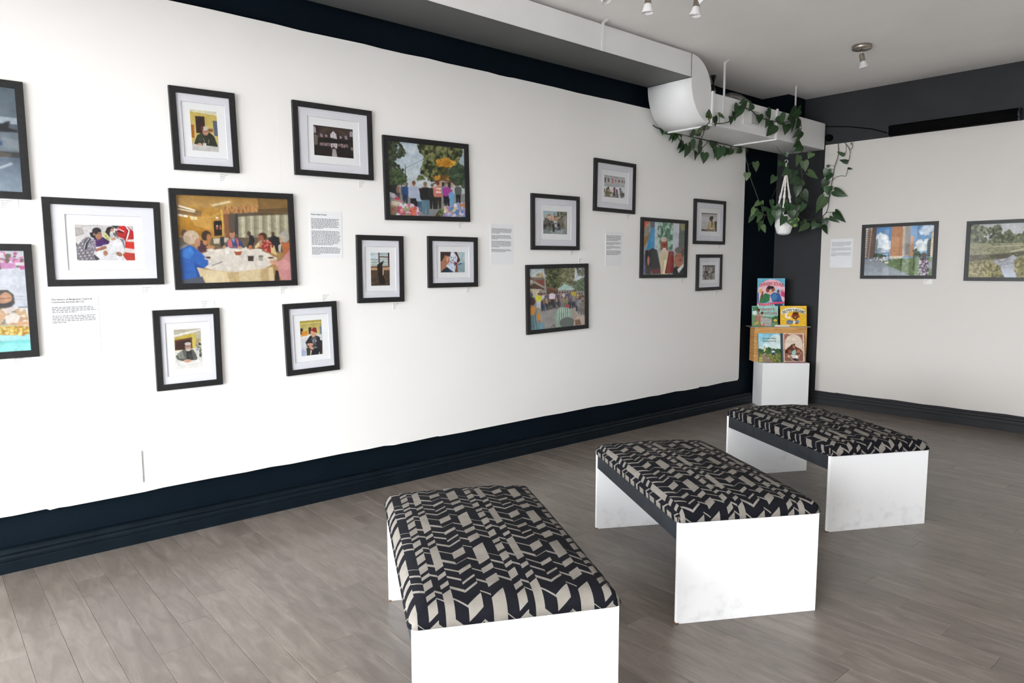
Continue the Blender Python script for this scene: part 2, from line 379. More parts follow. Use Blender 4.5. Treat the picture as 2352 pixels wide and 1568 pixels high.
def sheet(name, ink, wd, ht, parent, loc=(0, 0, 0), mat='printed_ink'):
    """flat printed sheet, local +x out of the wall, y to the right, z up, centred"""
    h, w = ink.shape[:2]
    Y, Z = np.meshgrid(np.linspace(-wd / 2, wd / 2, w), np.linspace(ht / 2, -ht / 2, h)); co = np.stack([np.zeros_like(Y), Y, Z], -1).reshape(-1, 3)
    i = np.arange((h - 1) * (w - 1)); r, c = i // (w - 1), i % (w - 1); k = r * w + c
    f = np.stack([k, k + w, k + w + 1, k + 1], -1)
    me = bpy.data.meshes.new(name); me.vertices.add(len(co)); me.vertices.foreach_set('co', co.ravel())
    me.loops.add(f.size); me.loops.foreach_set('vertex_index', f.ravel().astype(np.int32)); me.polygons.add(len(f))
    me.polygons.foreach_set('loop_start', (np.arange(len(f)) * 4).astype(np.int32)); me.update(calc_edges=True)
    at = me.color_attributes.new('ink', 'FLOAT_COLOR', 'POINT'); at.data.foreach_set('color', np.c_[ink.reshape(-1, 3), np.ones(h * w)].ravel().astype(np.float32))
    o = link(name, me, mat, parent); o.location = loc; return o

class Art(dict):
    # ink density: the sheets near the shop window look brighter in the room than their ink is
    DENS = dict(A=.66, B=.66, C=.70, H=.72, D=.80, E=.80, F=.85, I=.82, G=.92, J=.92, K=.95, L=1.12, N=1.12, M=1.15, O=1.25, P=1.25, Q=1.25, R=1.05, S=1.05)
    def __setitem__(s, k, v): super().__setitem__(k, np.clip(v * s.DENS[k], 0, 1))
ART = Art()
# --- round-table meal in a hall
p = Print([(45, 58), (1880, 128), (1915, 1450), (100, 1505)], 220, 166, '#a8824e', 3)
p.G('#a9803f', '#b99458', 40, 50, 1890, 110, 1890, 350, 40, 330).P('#8a6a3a', 1390, 100, 1890, 120, 1890, 340, 1390, 330).P('#b8893a', 50, 230, 820, 300, 820, 760, 60, 800)
p.G('#c89634', '#a87416', 90, 330, 640, 400, 640, 720, 70, 720).P('#c99a4a', 290, 420, 620, 400, 640, 640, 360, 560).P('#8f6f45', 60, 230, 480, 330, 470, 420, 60, 370)
p.P('#fdf6dd', 640, 230, 930, 165, 950, 185, 660, 250).P('#d8b878', 600, 220, 950, 140, 980, 200, 640, 260, al=.45).L('#fdf6dd', 26, 110, 245, 370, 320).L('#fff3d0', 16, 100, 292, 360, 345).P('#fffbe9', 100, 375, 165, 385, 165, 415, 100, 405).P('#fffbe9', 178, 388, 250, 400, 250, 430, 178, 418)
p.P('#e9d9ae', 280, 410, 400, 425, 400, 470, 300, 465).P('#c9a24c', 600, 420, 760, 345, 770, 380, 640, 440).P('#d8b057', 780, 300, 822, 300, 822, 720, 800, 720).P('#1d1310', 665, 485, 800, 480, 800, 720, 668, 730).P('#e8e2d2', 705, 420, 745, 425, 742, 455, 705, 450)
for x, y, c in ((720, 570, '#c8b8a0'), (772, 568, '#c0603a'), (718, 608, '#c05a38'), (770, 606, '#b86a40')): p.P(c, x - 14, y - 14, x + 14, y - 14, x + 14, y + 14, x - 14, y + 14)
p.P('#a8784a', 820, 290, 1390, 230, 1390, 345, 822, 372).N(['#c8945a', '#8e6238', '#b88450'], 260, 10, 820, 270, 1390, 230, 1390, 345, 822, 372, asp=3).P('#8a5a38', 825, 380, 912, 372, 912, 760, 850, 760)
p.P('#5c5246', 912, 372, 1390, 345, 1890, 360, 1890, 780, 912, 770).P('#3c3a3e', 1020, 375, 1060, 372, 1060, 700, 1000, 700)
for i in range(30):
    x = 1065 + i * 28; p.P(['#9c957c', '#bdb79a', '#aca68a', '#8e886f', '#cbc6ab'][i * 7 % 5], x, 420 - i * 2, x + 28, 418 - i * 2, x + 26, 770, x, 770)
p.P('#5e4a30', 1390, 300, 1890, 270, 1890, 385, 1390, 400, al=.8).P('#6b5a44', 600, 760, 1890, 740, 1890, 1000, 600, 960)
p.P('#cfc6b0', 650, 765, 760, 765, 745, 850, 660, 850).P('#c8bfae', 820, 760, 900, 760, 890, 830, 830, 830).P('#2a2c30', 760, 740, 830, 740, 820, 900, 770, 900)
p.P('#20222a', 1225, 700, 1300, 720, 1330, 800, 1290, 900, 1190, 900, 1240, 800).E('#5a4030', 1235, 690, 32, 40).P('#1d1e24', 1550, 770, 1630, 710, 1720, 760, 1760, 980, 1560, 960).E('#50382a', 1628, 695, 26, 34)
p.E('#5a463c', 180, 680, 50, 60).P('#6e6558', 80, 760, 220, 730, 240, 860, 90, 900).P('#8a8c84', 100, 900, 220, 860, 240, 960, 100, 980)
p.E('#d9cfc2', 1000, 1120, 640, 190).P('#d8c49c', 345, 1220, 520, 1270, 1000, 1310, 1610, 1230, 1630, 1470, 530, 1500, 440, 1420).E('#ddd5ca', 1010, 1105, 625, 185).P('#b99a62', 860, 1320, 1050, 1310, 1060, 1480, 900, 1480, al=.6).P('#b2905a', 1400, 1270, 1540, 1245, 1540, 1460, 1420, 1470, al=.6).P('#e6d6b0', 520, 1280, 800, 1305, 820, 1500, 530, 1500, al=.6)
p.P('#4e2f3a', 385, 930, 450, 790, 560, 860, 560, 970, 430, 1000).E('#38261c', 540, 730, 80, 92).E('#b87a4c', 580, 755, 36, 60).P('#c08656', 480, 800, 560, 800, 540, 880, 490, 860).E('#c08a5c', 600, 910, 70, 32)
p.P('#3a4a78', 830, 920, 880, 790, 1080, 770, 1150, 900, 1080, 930).P('#c96a66', 880, 800, 940, 770, 960, 900, 1050, 900, 1010, 760, 1060, 790, 1060, 910, 880, 910).P('#8aa0c8', 945, 770, 1005, 770, 985, 840).E('#c08a6c', 962, 700, 46, 68).E('#6a4a34', 955, 655, 44, 26).E('#c89a78', 830, 905, 30, 22).E('#c89a78', 1080, 915, 40, 24)
p.P('#a23024', 1390, 900, 1450, 800, 1560, 790, 1640, 900, 1640, 1010, 1500, 980).P('#dcc28e', 1320, 900, 1420, 790, 1400, 900, 1330, 930).P('#dcc28e', 1580, 900, 1640, 880, 1680, 1040, 1590, 1000).N(['#c86a5a', '#7a1c14', '#d89a8a'], 60, 14, 1400, 880, 1460, 810, 1560, 800, 1630, 910, 1500, 970).E('#4e2c1c', 1455, 730, 72, 58).E('#a5644a', 1425, 770, 48, 58).P('#a89078', 1395, 800, 1450, 800, 1430, 900, 1400, 870)
p.P('#b8683c', 1760, 850, 1890, 820, 1890, 1000, 1800, 1030).E('#b9b2a6', 1815, 740, 85, 92).E('#c99a74', 1755, 800, 22, 50).P('#c9c0b0', 1710, 880, 1760, 850, 1740, 1000, 1710, 960)
p.P('#cf8f90', 1890, 950, 1910, 1450, 1750, 1440, 1700, 1340, 1700, 1200, 1780, 1080).P('#d89c9a', 1640, 1160, 1800, 1100, 1900, 1180, 1890, 1270, 1700, 1260).E('#d8a488', 1620, 1140, 62, 46).P('#2a211c', 1650, 1280, 1700, 1290, 1720, 1450, 1630, 1450)
p.P('#2b62b4', 85, 960, 260, 870, 330, 900, 400, 960, 560, 1100, 560, 1190, 480, 1250, 350, 1230, 430, 1400, 500, 1500, 100, 1505).P('#3f7fd0', 150, 960, 280, 900, 340, 1000, 250, 1100, 140, 1060).P('#1d4a92', 330, 1150, 480, 1240, 370, 1230, 440, 1420, 380, 1440).P('#555a68', 110, 1440, 460, 1380, 500, 1490, 110, 1505)
p.E('#c9b49c', 295, 750, 128, 112).E('#b9a48c', 230, 780, 60, 60).E('#c08a6a', 395, 830, 44, 70).P('#c08a6a', 340, 880, 400, 860, 380, 920)
p.P('#a9582e', 975, 965, 1118, 965, 1090, 1035, 1010, 1040).E('#e8e0d4', 1045, 965, 70, 14).P('#3a2e28', 1200, 1040, 1305, 1040, 1295, 1135, 1205, 1135).E('#d8d0c6', 1252, 1040, 52, 10).P('#a5a08e', 1378, 1040, 1455, 1040, 1448, 1130, 1385, 1130).P('#4a4c40', 1378, 1048, 1455, 1048, 1455, 1062, 1378, 1062).P('#d5cfc0', 730, 965, 790, 965, 785, 1100, 735, 1100, al=.6)
p.E('#e0d5c2', 1585, 1090, 105, 28).E('#54382a', 1580, 1080, 50, 16).E('#e0d5c2', 570, 1085, 70, 26).E('#4a3a26', 560, 1075, 45, 18).E('#e6ddd0', 1360, 955, 90, 22).E('#e6ddd0', 605, 955, 70, 20).L('#54504c', 12, 620, 1205, 790, 1140).P('#e8e2d8', 1130, 930, 1190, 900, 1190, 960, 1130, 965).P('#e8e4da', 840, 920, 905, 900, 905, 1015, 840, 1000).P('#c8744a', 1225, 880, 1275, 875, 1270, 950, 1232, 950)
ART['E'] = p.out()

# --- two women at a table of papers, one in a red jacket
p = Print([(180, 235), (1905, 250), (1940, 1305), (205, 1305)], 150, 100, '#d9d7d8', 4)
p.G('#d6d2d2', '#e3e0e0').P('#bdb6b2', 180, 330, 400, 340, 440, 500, 190, 580).L('#8c8484', 10, 370, 300, 900, 240).L('#6c6464', 14, 390, 380, 440, 500, 190, 580).P('#2b2830', 195, 740, 260, 860, 210, 900)
p.P('#8d8890', 205, 900, 420, 660, 540, 600, 700, 960, 760, 1305, 205, 1305)
for i in range(9):
    for j in range(9):
        x, y = 225 + i * 58 + j * 12, 1270 - j * 62 + i * 22
        if x < 720 and y > 640 + abs(x - 480) * .3: p.P('#3c3840' if (i + j) % 3 else '#e4e0e4', x, y, x + 30, y + 8, x + 22, y + 36, x - 8, y + 28)
p.P('#8f8796', 620, 640, 760, 680, 780, 960, 720, 1020, 560, 980).N(['#5c5468', '#b8b0bc'], 60, 16, 620, 640, 760, 680, 780, 960, 700, 1000, 560, 980)
p.L('#26242e', 90, 600, 640, 500, 780, 460, 960).L('#c4c4ca', 26, 590, 640, 470, 800, 430, 960).L('#1d1b26', 14, 520, 600, 420, 820, 410, 960)
p.P('#4a1a6a', 640, 560, 980, 590, 1180, 730, 1150, 810, 980, 840, 960, 870, 780, 900, 770, 700).P('#35104e', 980, 600, 1190, 720, 1150, 800, 1000, 740).P('#221c30', 600, 480, 720, 450, 800, 600, 760, 660, 640, 600)
p.E('#26222a', 815, 425, 135, 105).E('#b57f62', 870, 560, 100, 110, .2).P('#26222a', 690, 420, 930, 390, 900, 440, 790, 530, 720, 540).L('#3a2a24', 10, 800, 515, 960, 500).E('#c08a6c', 735, 525, 26, 36).P('#a06a4e', 800, 650, 880, 660, 830, 720)
p.P('#a5705a', 760, 960, 1040, 860, 1100, 900, 1060, 960, 760, 1040).P('#c08c70', 1150, 780, 1360, 780, 1360, 815, 1180, 820)
p.P('#d8d69a', 990, 470, 1120, 460, 1220, 680, 1140, 700, 1000, 600).N(['#b8b870', '#f0eecc', '#8a9a58'], 30, 26, 990, 470, 1120, 460, 1220, 680, 1140, 700).P('#29211f', 1060, 450, 1120, 320, 1220, 280, 1330, 320, 1290, 400, 1200, 470, 1200, 620).E('#c09078', 1270, 400, 50, 60).P('#d9dcd8', 1200, 440, 1340, 420, 1280, 500, 1220, 520).P('#c4c0c0', 1200, 500, 1290, 500, 1280, 620, 1220, 630).E('#c08a6c', 1300, 660, 80, 36)
p.P('#2d3a38', 1240, 255, 1500, 255, 1390, 350, 1330, 320).N(['#2b2a2c', '#e2e2e2', '#5c5a5c'], 110, 18, 1290, 480, 1420, 400, 1440, 620, 1330, 620)
p.P('#ecebee', 1090, 850, 1380, 660, 1560, 640, 1620, 980, 1260, 1060, 1170, 1040).P('#e6e6ea', 700, 1080, 1000, 990, 1300, 1070, 1660, 1290, 1640, 1305, 780, 1305).P('#46404a', 690, 1090, 880, 1260, 780, 1305, 730, 1240)
p.P('#c2181c', 1400, 360, 1480, 270, 1640, 250, 1760, 300, 1900, 420, 1930, 640, 1650, 720, 1590, 640, 1430, 580).P('#e01c1e', 1450, 300, 1640, 262, 1740, 400, 1660, 620, 1600, 440).P('#2a1430', 1420, 400, 1620, 440, 1600, 480, 1430, 440).L('#f0e8ea', 22, 1400, 390, 1470, 350, 1620, 430).L('#f2eaec', 40, 1660, 260, 1780, 390, 1690, 690).L('#3a1438', 28, 1650, 270, 1740, 420, 1650, 640)
p.P('#e23020', 1650, 720, 1920, 740, 1930, 960, 1640, 920).P('#ece6e4', 1720, 700, 1760, 665, 1930, 665, 1930, 740).P('#e6dcd8', 1640, 930, 1930, 970, 1935, 1080, 1640, 1050).P('#c63a2c', 1640, 1050, 1940, 1085, 1940, 1305, 1680, 1305, 1560, 1130).P('#7d8a94', 1480, 640, 1600, 660, 1640, 900, 1620, 980, 1560, 760)
p.E('#a5765a', 1460, 1110, 100, 62, .4).E('#b88468', 1050, 1080, 70, 80).P('#e8dcc4', 1010, 960, 1100, 960, 1090, 1010, 1010, 1010)
ART['C'] = p.out()

# --- old man with a paper cup, yellow room
p = Print([(216, 236), (408, 262), (412, 536), (224, 522)], 74, 112, '#c8b464', 5)
p.G('#cbb35a', '#d8c47c').P('#e0dcc0', 216, 236, 408, 262, 408, 290, 218, 252).P('#3a1f18', 254, 286, 322, 292, 322, 410, 258, 404).P('#2a1610', 262, 298, 314, 302, 314, 400, 264, 396).P('#a8641c', 220, 345, 244, 348, 244, 438, 222, 434).P('#5c6478', 378, 322, 410, 326, 410, 430, 384, 424).P('#8a5c2c', 320, 374, 378, 378, 378, 400, 320, 396)
p.P('#c9c6c4', 222, 470, 412, 490, 412, 540, 224, 526).P('#2c3226', 238, 478, 262, 420, 300, 400, 350, 400, 384, 430, 406, 500, 340, 492, 280, 486).P('#3c4434', 262, 425, 300, 405, 312, 440, 280, 470).L('#b8a888', 3, 306, 440, 314, 474).L('#b8a888', 3, 346, 450, 340, 478).E('#c69478', 324, 396, 22, 25).E('#cfc8bc', 322, 374, 24, 14).L('#5a4640', 3, 308, 394, 344, 396).E('#d0a084', 278, 482, 16, 9).P('#d8d4cc', 300, 474, 326, 474, 322, 508, 304, 508).E('#6a2c20', 300, 372, 10, 18)
ART['D'] = p.out()

# --- dark church interior
p = Print([(350, 378), (796, 432), (796, 757), (355, 714)], 110, 78, '#141110', 6)
p.G('#2a201c', '#0c0a0a').P('#3a2c24', 420, 400, 760, 440, 740, 540, 400, 520).P('#d8d2da', 540, 520, 545, 480, 575, 452, 605, 485, 612, 540)
for x in (557, 575, 594): p.L('#4a4048', 3, x, 470, x, 535)
for x, y, w, h in ((362, 430, 16, 40), (494, 500, 10, 16), (655, 518, 10, 16), (776, 480, 18, 34), (440, 495, 12, 22), (716, 520, 14, 24)): p.P('#b8b0b8', x - w, y + h, x - w, y - h * .3, x, y - h, x + w, y - h * .3, x + w, y + h); p.L('#2c2628', 3, x, y - h, x, y + h)
for a in (0, 1, 2): p.L('#5a463a', 7, 400 + a * 30, 520, 440 + a * 20, 450, 500 + a * 20, 405 + a * 4)
p.L('#54423a', 8, 640, 440, 700, 480, 740, 545).L('#54423a', 8, 610, 430, 690, 500, 720, 560).P('#0d0b0b', 400, 525, 740, 550, 740, 600, 400, 570).P('#7a6468', 420, 575, 735, 600, 735, 630, 420, 610).P('#e6dce0', 545, 585, 612, 590, 612, 640, 545, 632)
for x in (560, 578, 596): p.L('#50464c', 3, x, 588, x, 636)
p.N(['#c8b8b4', '#8a7068', '#3a2c2c'], 70, 5, 420, 575, 735, 600, 735, 636, 420, 616).P('#0c0a0a', 355, 640, 796, 650, 796, 757, 355, 714).P('#b4a8a8', 562, 650, 596, 650, 612, 740, 552, 735).P('#58504c', 545, 640, 612, 646, 612, 655, 545, 650).E('#5a1820', 574, 632, 14, 10).N(['#241d1a', '#18120f'], 120, 7, 360, 650, 550, 660, 540, 730, 360, 715).N(['#241d1a', '#18120f'], 120, 7, 610, 660, 790, 660, 790, 750, 620, 745).P('#8a8070', 766, 630, 796, 634, 796, 670, 768, 664).P('#6a6258', 358, 480, 400, 500, 395, 600, 358, 600)
ART['F'] = p.out()

# --- street crowd under trees
p = Print([(1175, 548), (2062, 640), (2066, 1418), (1190, 1388)], 190, 144, '#b4c2cc', 7)
p.G('#a9bac8', '#d2d6d6').N(['#c9d2d8', '#b8c6d0'], 60, 50, 1300, 580, 1560, 600, 1560, 980, 1400, 980, al=.5)
LF = ['#3f4a2a', '#55603a', '#2c3420', '#6e7448', '#1f2618']
p.N(['#26301e', '#3a4630', '#1c2416', '#4e5a3e'], 420, 16, 1175, 548, 1330, 580, 1400, 680, 1380, 720, 1240, 780, 1380, 880, 1300, 900, 1190, 860)
p.P('#454c2a', 1580, 590, 2050, 640, 1960, 720, 1950, 1000, 1680, 1000, 1640, 880, 1550, 880, 1620, 760, 1560, 680).N(LF + ['#7c7f4c', '#8a8a58'], 900, 20, 1545, 590, 2050, 640, 2000, 760, 1960, 1000, 1660, 1000, 1560, 900, 1610, 740, 1550, 670)
p.N(['#b87c1c', '#c8902c', '#9a6a1c', '#d8a438'], 110, 18, 1740, 780, 1860, 750, 1960, 800, 1900, 850, 1760, 840).N(['#b87c1c', '#c8902c', '#8a5c18'], 60, 14, 1700, 960, 1900, 930, 1900, 990, 1700, 990).P('#2b2c18', 1780, 840, 1880, 850, 1870, 980, 1800, 980, al=.7)
p.P('#31412e', 1870, 880, 1990, 820, 2060, 880, 2060, 1060, 1900, 1040).N(['#2a3a28', '#42543c', '#50624a'], 200, 16, 1870, 880, 1990, 800, 2060, 860, 2060, 1080, 1900, 1040).P('#34452c', 1180, 870, 1300, 860, 1400, 960, 1400, 1050, 1185, 1050).N(['#2c3c26', '#46583a', '#56683e'], 200, 16, 1180, 860, 1300, 850, 1400, 950, 1400, 1050, 1190, 1050)
p.N(['#5a6a3e', '#48582f', '#8a7a3c'], 50, 14, 1490, 990, 1560, 940, 1620, 990).L('#2b2c2e', 9, 1388, 820, 1388, 1080).L('#3a3c40', 5, 1388, 860, 1600, 760, 1830, 640)
p.P('#cfd6d8', 1490, 1040, 1590, 990, 1690, 1040).P('#c8d0d4', 1390, 1020, 1440, 990, 1480, 1030).P('#b89a84', 1700, 1030, 1800, 980, 1930, 1020, 1930, 1080, 1800, 1090).P('#6a4434', 1700, 1030, 1800, 975, 1930, 1015, 1925, 1030, 1800, 995, 1710, 1045).P('#1c2026', 1800, 1020, 1900, 1020, 1900, 1100, 1800, 1100)
p.P('#8e8e90', 1190, 1160, 2066, 1150, 2066, 1418, 1190, 1388).P('#22282c', 1190, 1050, 1290, 1040, 1310, 1160, 1190, 1170).P('#c8c4cc', 1190, 1120, 1270, 1150, 1260, 1190, 1190, 1180)
for a in ((1310, 1040, 170, '#8a6a5a', '#4a4440', '#7a6a60'), (1340, 1050, 160, '#9a9080', '#8a8478', '#6a5648'), (1380, 1020, 250, '#2a4c7c', '#23304c', '#8a8078'), (1480, 1000, 350, '#aeb6cc', '#1a1a1e', '#7a4a2c'), (1550, 1080, 270, '#a8b4c8', '#3e5a7c', '#5a4434'), (1610, 1010, 370, '#1d1e22', '#5c7c8c', '#8a7460'), (1690, 1030, 290, '#2a2a2c', '#202022', '#5c5652'), (1755, 1010, 310, '#c87a6a', '#2c2a22', '#6a3c24'), (1840, 1020, 240, '#6a8aa8', '#2c3040', '#6a6258'), (1855, 1030, 260, '#a83c98', '#1c1c26', '#9a9288'), (1910, 1100, 190, '#6ea4cc', '#6ea4cc', '#8a5a34'), (1985, 1030, 230, '#5c625e', '#181a1c', '#4a3c30')): p.man(*a, wd=.36)
p.P('#e8e0dc', 1730, 1080, 1790, 1085, 1790, 1100, 1730, 1095).P('#e8e0dc', 1730, 1120, 1792, 1125, 1792, 1140, 1730, 1135)
p.P('#a8927c', 1195, 1270, 1260, 1210, 1330, 1230, 1320, 1330, 1280, 1390, 1195, 1388).P('#8a745e', 1195, 1290, 1290, 1290, 1330, 1260, 1320, 1340, 1260, 1390, 1195, 1385).P('#d0c4b4', 1225, 1225, 1320, 1240, 1290, 1280, 1215, 1265).P('#a83c24', 1215, 1320, 1255, 1300, 1250, 1335)
p.N(['#d8d0dc', '#c86a8a', '#e8e0e4', '#b84a6a', '#d8a090', '#8aa078'], 150, 20, 1320, 1230, 1520, 1300, 1530, 1390, 1290, 1390).N(['#c8484a', '#d87a5c'], 40, 16, 1430, 1310, 1500, 1310, 1490, 1380, 1440, 1385).N(['#3e5c3a', '#6a7c44', '#8c9a5c', '#4c4a30'], 80, 18, 1700, 1390, 1800, 1320, 1840, 1340, 1800, 1400).N(['#8aa4cc', '#5a8ac0', '#c8c0dc', '#d8c48a', '#a87ab8', '#e0dce4', '#c08a5a'], 220, 20, 1830, 1300, 2060, 1240, 2066, 1418, 1820, 1405).P('#c03a5c', 1260, 1190, 1310, 1185, 1310, 1215, 1265, 1215)
ART['G'] = p.out()

# --- bearded man in grey jacket
p = Print([(343, 444), (652, 428), (668, 895), (362, 900)], 78, 118, '#d8d6d0', 8)
p.G('#b9b4a2', '#d8d0ac', 343, 440, 655, 425, 655, 700, 345, 700).L('#e8e6dc', 22, 345, 520, 655, 445).P('#cbb548', 350, 540, 545, 490, 560, 690, 352, 690).P('#6a4420', 352, 565, 550, 535, 552, 680, 354, 680).P('#3a1c14', 366, 582, 530, 558, 534, 678, 366, 680).P('#d6c25c', 550, 490, 590, 484, 592, 680, 558, 690).P('#b8a478', 592, 540, 640, 560, 640, 640, 592, 640).P('#e4e2dc', 352, 690, 660, 660, 668, 895, 362, 900).N(['#4a5048', '#c8c8c4', '#8a9088', '#2e3430'], 60, 14, 600, 620, 655, 600, 660, 770, 600, 760)
p.P('#5c6058', 362, 750, 430, 690, 470, 670, 560, 680, 610, 770, 600, 810, 450, 816, 380, 790).P('#8a8e84', 380, 720, 440, 690, 450, 740, 470, 780, 400, 780).P('#22242a', 480, 700, 540, 690, 560, 800, 490, 800).P('#3c403c', 500, 730, 550, 740, 550, 790, 510, 790).E('#c49a84', 502, 650, 34, 42).E('#d4ccc4', 500, 612, 36, 18).E('#cfc4ba', 504, 682, 28, 16).L('#4a2c24', 5, 470, 640, 534, 640).P('#f0eeea', 362, 826, 440, 812, 600, 806, 668, 830, 668, 895, 362, 900).E('#d8a68c', 496, 812, 44, 18).P('#e4e2da', 596, 690, 632, 690, 628, 770, 600, 770)
ART['H'] = p.out()

# --- man in a red knitted cap
p = Print([(1793, 345), (2040, 322), (2060, 720), (1813, 750)], 72, 110, '#c8c0a8', 9)
p.G('#a8963c', '#d8cc8c', 1793, 345, 2040, 322, 2050, 520, 1800, 520).L('#cfc27c', 12, 1795, 380, 2040, 352).P('#3a1f1a', 1800, 430, 1830, 426, 1832, 500, 1802, 500).P('#4c2c24', 1895, 416, 1928, 412, 1928, 490, 1898, 492).P('#d8922c', 1812, 466, 1884, 456, 1884, 512, 1818, 520).L('#8a5c1c', 4, 1814, 486, 1884, 478).P('#7c8a94', 2020, 400, 2044, 396, 2048, 500, 2024, 500).P('#e2e0dc', 1800, 530, 1900, 500, 2050, 490, 2056, 560, 1860, 620, 1806, 640).P('#d4d6dc', 1806, 560, 1870, 560, 1870, 740, 1813, 750).P('#a8b4cc', 1813, 660, 1870, 690, 1866, 745, 1813, 750)
p.P('#2c2220', 2030, 560, 2054, 560, 2050, 720, 2020, 720).P('#23242e', 1858, 590, 1910, 510, 1960, 500, 2020, 520, 2040, 600, 2030, 680, 1990, 730, 1940, 690, 1880, 640).P('#54565c', 1930, 530, 1990, 525, 1980, 620, 1930, 600).N(['#15161c', '#9a9aa0'], 40, 8, 1930, 530, 1990, 525, 1985, 690, 1930, 640).P('#3c362e', 1866, 650, 1920, 650, 1910, 738, 1876, 742).P('#1a1b26', 1940, 650, 2020, 660, 2010, 724, 1920, 735).E('#d2a488', 1950, 482, 32, 44).P('#8c1c22', 1922, 450, 1950, 412, 1984, 420, 1992, 476, 1960, 470, 1930, 452).E('#cf9c84', 1912, 612, 36, 16).E('#cf9c84', 1926, 648, 30, 16, .6)
ART['I'] = p.out()

# --- draped figure by a window
p = Print([(308, 466), (562, 470), (557, 917), (303, 917)], 66, 112, '#4a3626', 10)
p.G('#b8cdd2', '#c8d2cc', 305, 466, 562, 470, 560, 680, 305, 680).P('#c9d8e0', 308, 466, 414, 468, 414, 560, 308, 540)
for x in (330, 352, 374, 396, 448, 474, 500, 526): p.L('#5a4c38', 4, x, 470 if x > 410 else 560, x, 655)
for y in (600, 640, 490, 560): p.L('#5a4c38', 4, 308, y, 560, y + 2)
p.P('#54301c', 412, 468, 430, 468, 430, 660, 412, 660).P('#5e3820', 430, 520, 562, 524, 562, 540, 430, 536).P('#4c2a18', 540, 470, 562, 470, 560, 670, 540, 670).P('#6a4024', 306, 655, 560, 650, 560, 672, 306, 674).P('#b8926c', 306, 674, 560, 676, 560, 708, 306, 706).G('#4c3a2a', '#3a2c22', 305, 708, 560, 708, 557, 917, 303, 917).N(['#5a4632', '#2e231b', '#6a543c'], 140, 10, 305, 720, 560, 720, 557, 910, 303, 910, asp=.5)
p.P('#1c1511', 488, 575, 462, 640, 466, 730, 480, 800, 500, 890, 420, 890, 406, 780, 388, 650, 400, 628, 440, 604).P('#e8c8a0', 466, 700, 476, 700, 470, 780, 462, 770)
ART['J'] = p.out()

# --- boy behind a sheet of paper
p = Print([(1250, 462), (1580, 463), (1583, 742), (1252, 742)], 92, 78, '#a9bcc4', 11)
p.G('#b0c4c8', '#9cb4bc').P('#8aa0a8', 1480, 640, 1583, 600, 1583, 742, 1480, 742).P('#5a3424', 1390, 463, 1470, 463, 1520, 580, 1490, 610, 1470, 600).P('#7a4a34', 1440, 600, 1480, 600, 1484, 742, 1440, 742).P('#cfdae6', 1392, 463, 1430, 463, 1480, 540, 1440, 742, 1330, 670, 1370, 560).P('#e2e8f0', 1400, 470, 1430, 500, 1420, 560, 1380, 560).N(['#8a9ab8', '#a8b4cc', '#c05a70'], 50, 8, 1380, 510, 1460, 520, 1440, 720, 1360, 660).P('#3c2a28', 1250, 462, 1394, 463, 1380, 520, 1340, 540, 1300, 570, 1262, 600, 1250, 590).E('#a87458', 1322, 575, 54, 62).P('#a87458', 1252, 600, 1330, 590, 1330, 680, 1270, 715, 1252, 720).P('#3c2a28', 1256, 500, 1310, 520, 1290, 560, 1262, 596).E('#d09a78', 1345, 560, 16, 36, .15).P('#1f2a3c', 1252, 732, 1290, 700, 1340, 665, 1400, 715, 1420, 742, 1252, 742).P('#2a4a6c', 1340, 668, 1410, 720, 1430, 742, 1380, 742).P('#6a2c44', 1440, 590, 1480, 620, 1470, 660, 1440, 640).L('#20344a', 14, 1490, 632, 1536, 618).L('#e4ecf0', 3, 1470, 640, 1580, 530).L('#9a4a5a', 4, 1360, 600, 1390, 500)
ART['K'] = p.out()

# --- people in a back lane
p = Print([(200, 205), (1435, 265), (1435, 1415), (195, 1395)], 84, 82, '#7c8284', 12)
p.G('#8ea2ac', '#b4bcbc', 195, 200, 1440, 260, 1440, 700, 195, 700).P('#a9866a', 350, 560, 400, 440, 510, 360, 620, 440, 690, 580, 690, 700, 480, 660).P('#8a5c3c', 380, 470, 510, 360, 630, 460, 600, 480, 510, 400, 400, 500).P('#d6c0ae', 440, 480, 590, 480, 620, 590, 430, 590)
for x in (475, 520, 560): p.L('#8a705c', 14, x, 480, x, 590)
p.P('#8a6040', 725, 480, 960, 470, 980, 700, 740, 700).N(['#a5784e', '#5c3a24', '#c09468'], 60, 26, 725, 480, 960, 470, 970, 690, 750, 690).P('#50545a', 765, 320, 805, 320, 805, 470, 765, 470).P('#31382a', 930, 250, 1435, 265, 1435, 480, 1250, 520, 1000, 560, 930, 400).N(['#262c20', '#454c38', '#60664c', '#8a9078'], 260, 36, 920, 250, 1435, 265, 1435, 420, 1200, 500, 980, 560, 920, 400)
p.P('#2c2824', 270, 490, 290, 560, 500, 660, 500, 720, 280, 690).P('#5c5850', 280, 600, 520, 690, 700, 720, 700, 860, 210, 860).P('#6e685e', 960, 700, 1200, 560, 1250, 1060, 960, 1000).P('#847c74', 1200, 480, 1435, 430, 1435, 1150, 1240, 1130).L('#26221e', 40, 960, 680, 1240, 500).L('#a09a92', 24, 1380, 640, 1270, 1040).N(['#4a5238', '#606848', '#3c4430'], 90, 26, 1150, 820, 1260, 800, 1330, 1120, 1160, 1110).P('#747a7c', 195, 1150, 1435, 1130, 1435, 1415, 195, 1395).P('#8a9494', 500, 1180, 1300, 1160, 1200, 1380, 600, 1380)
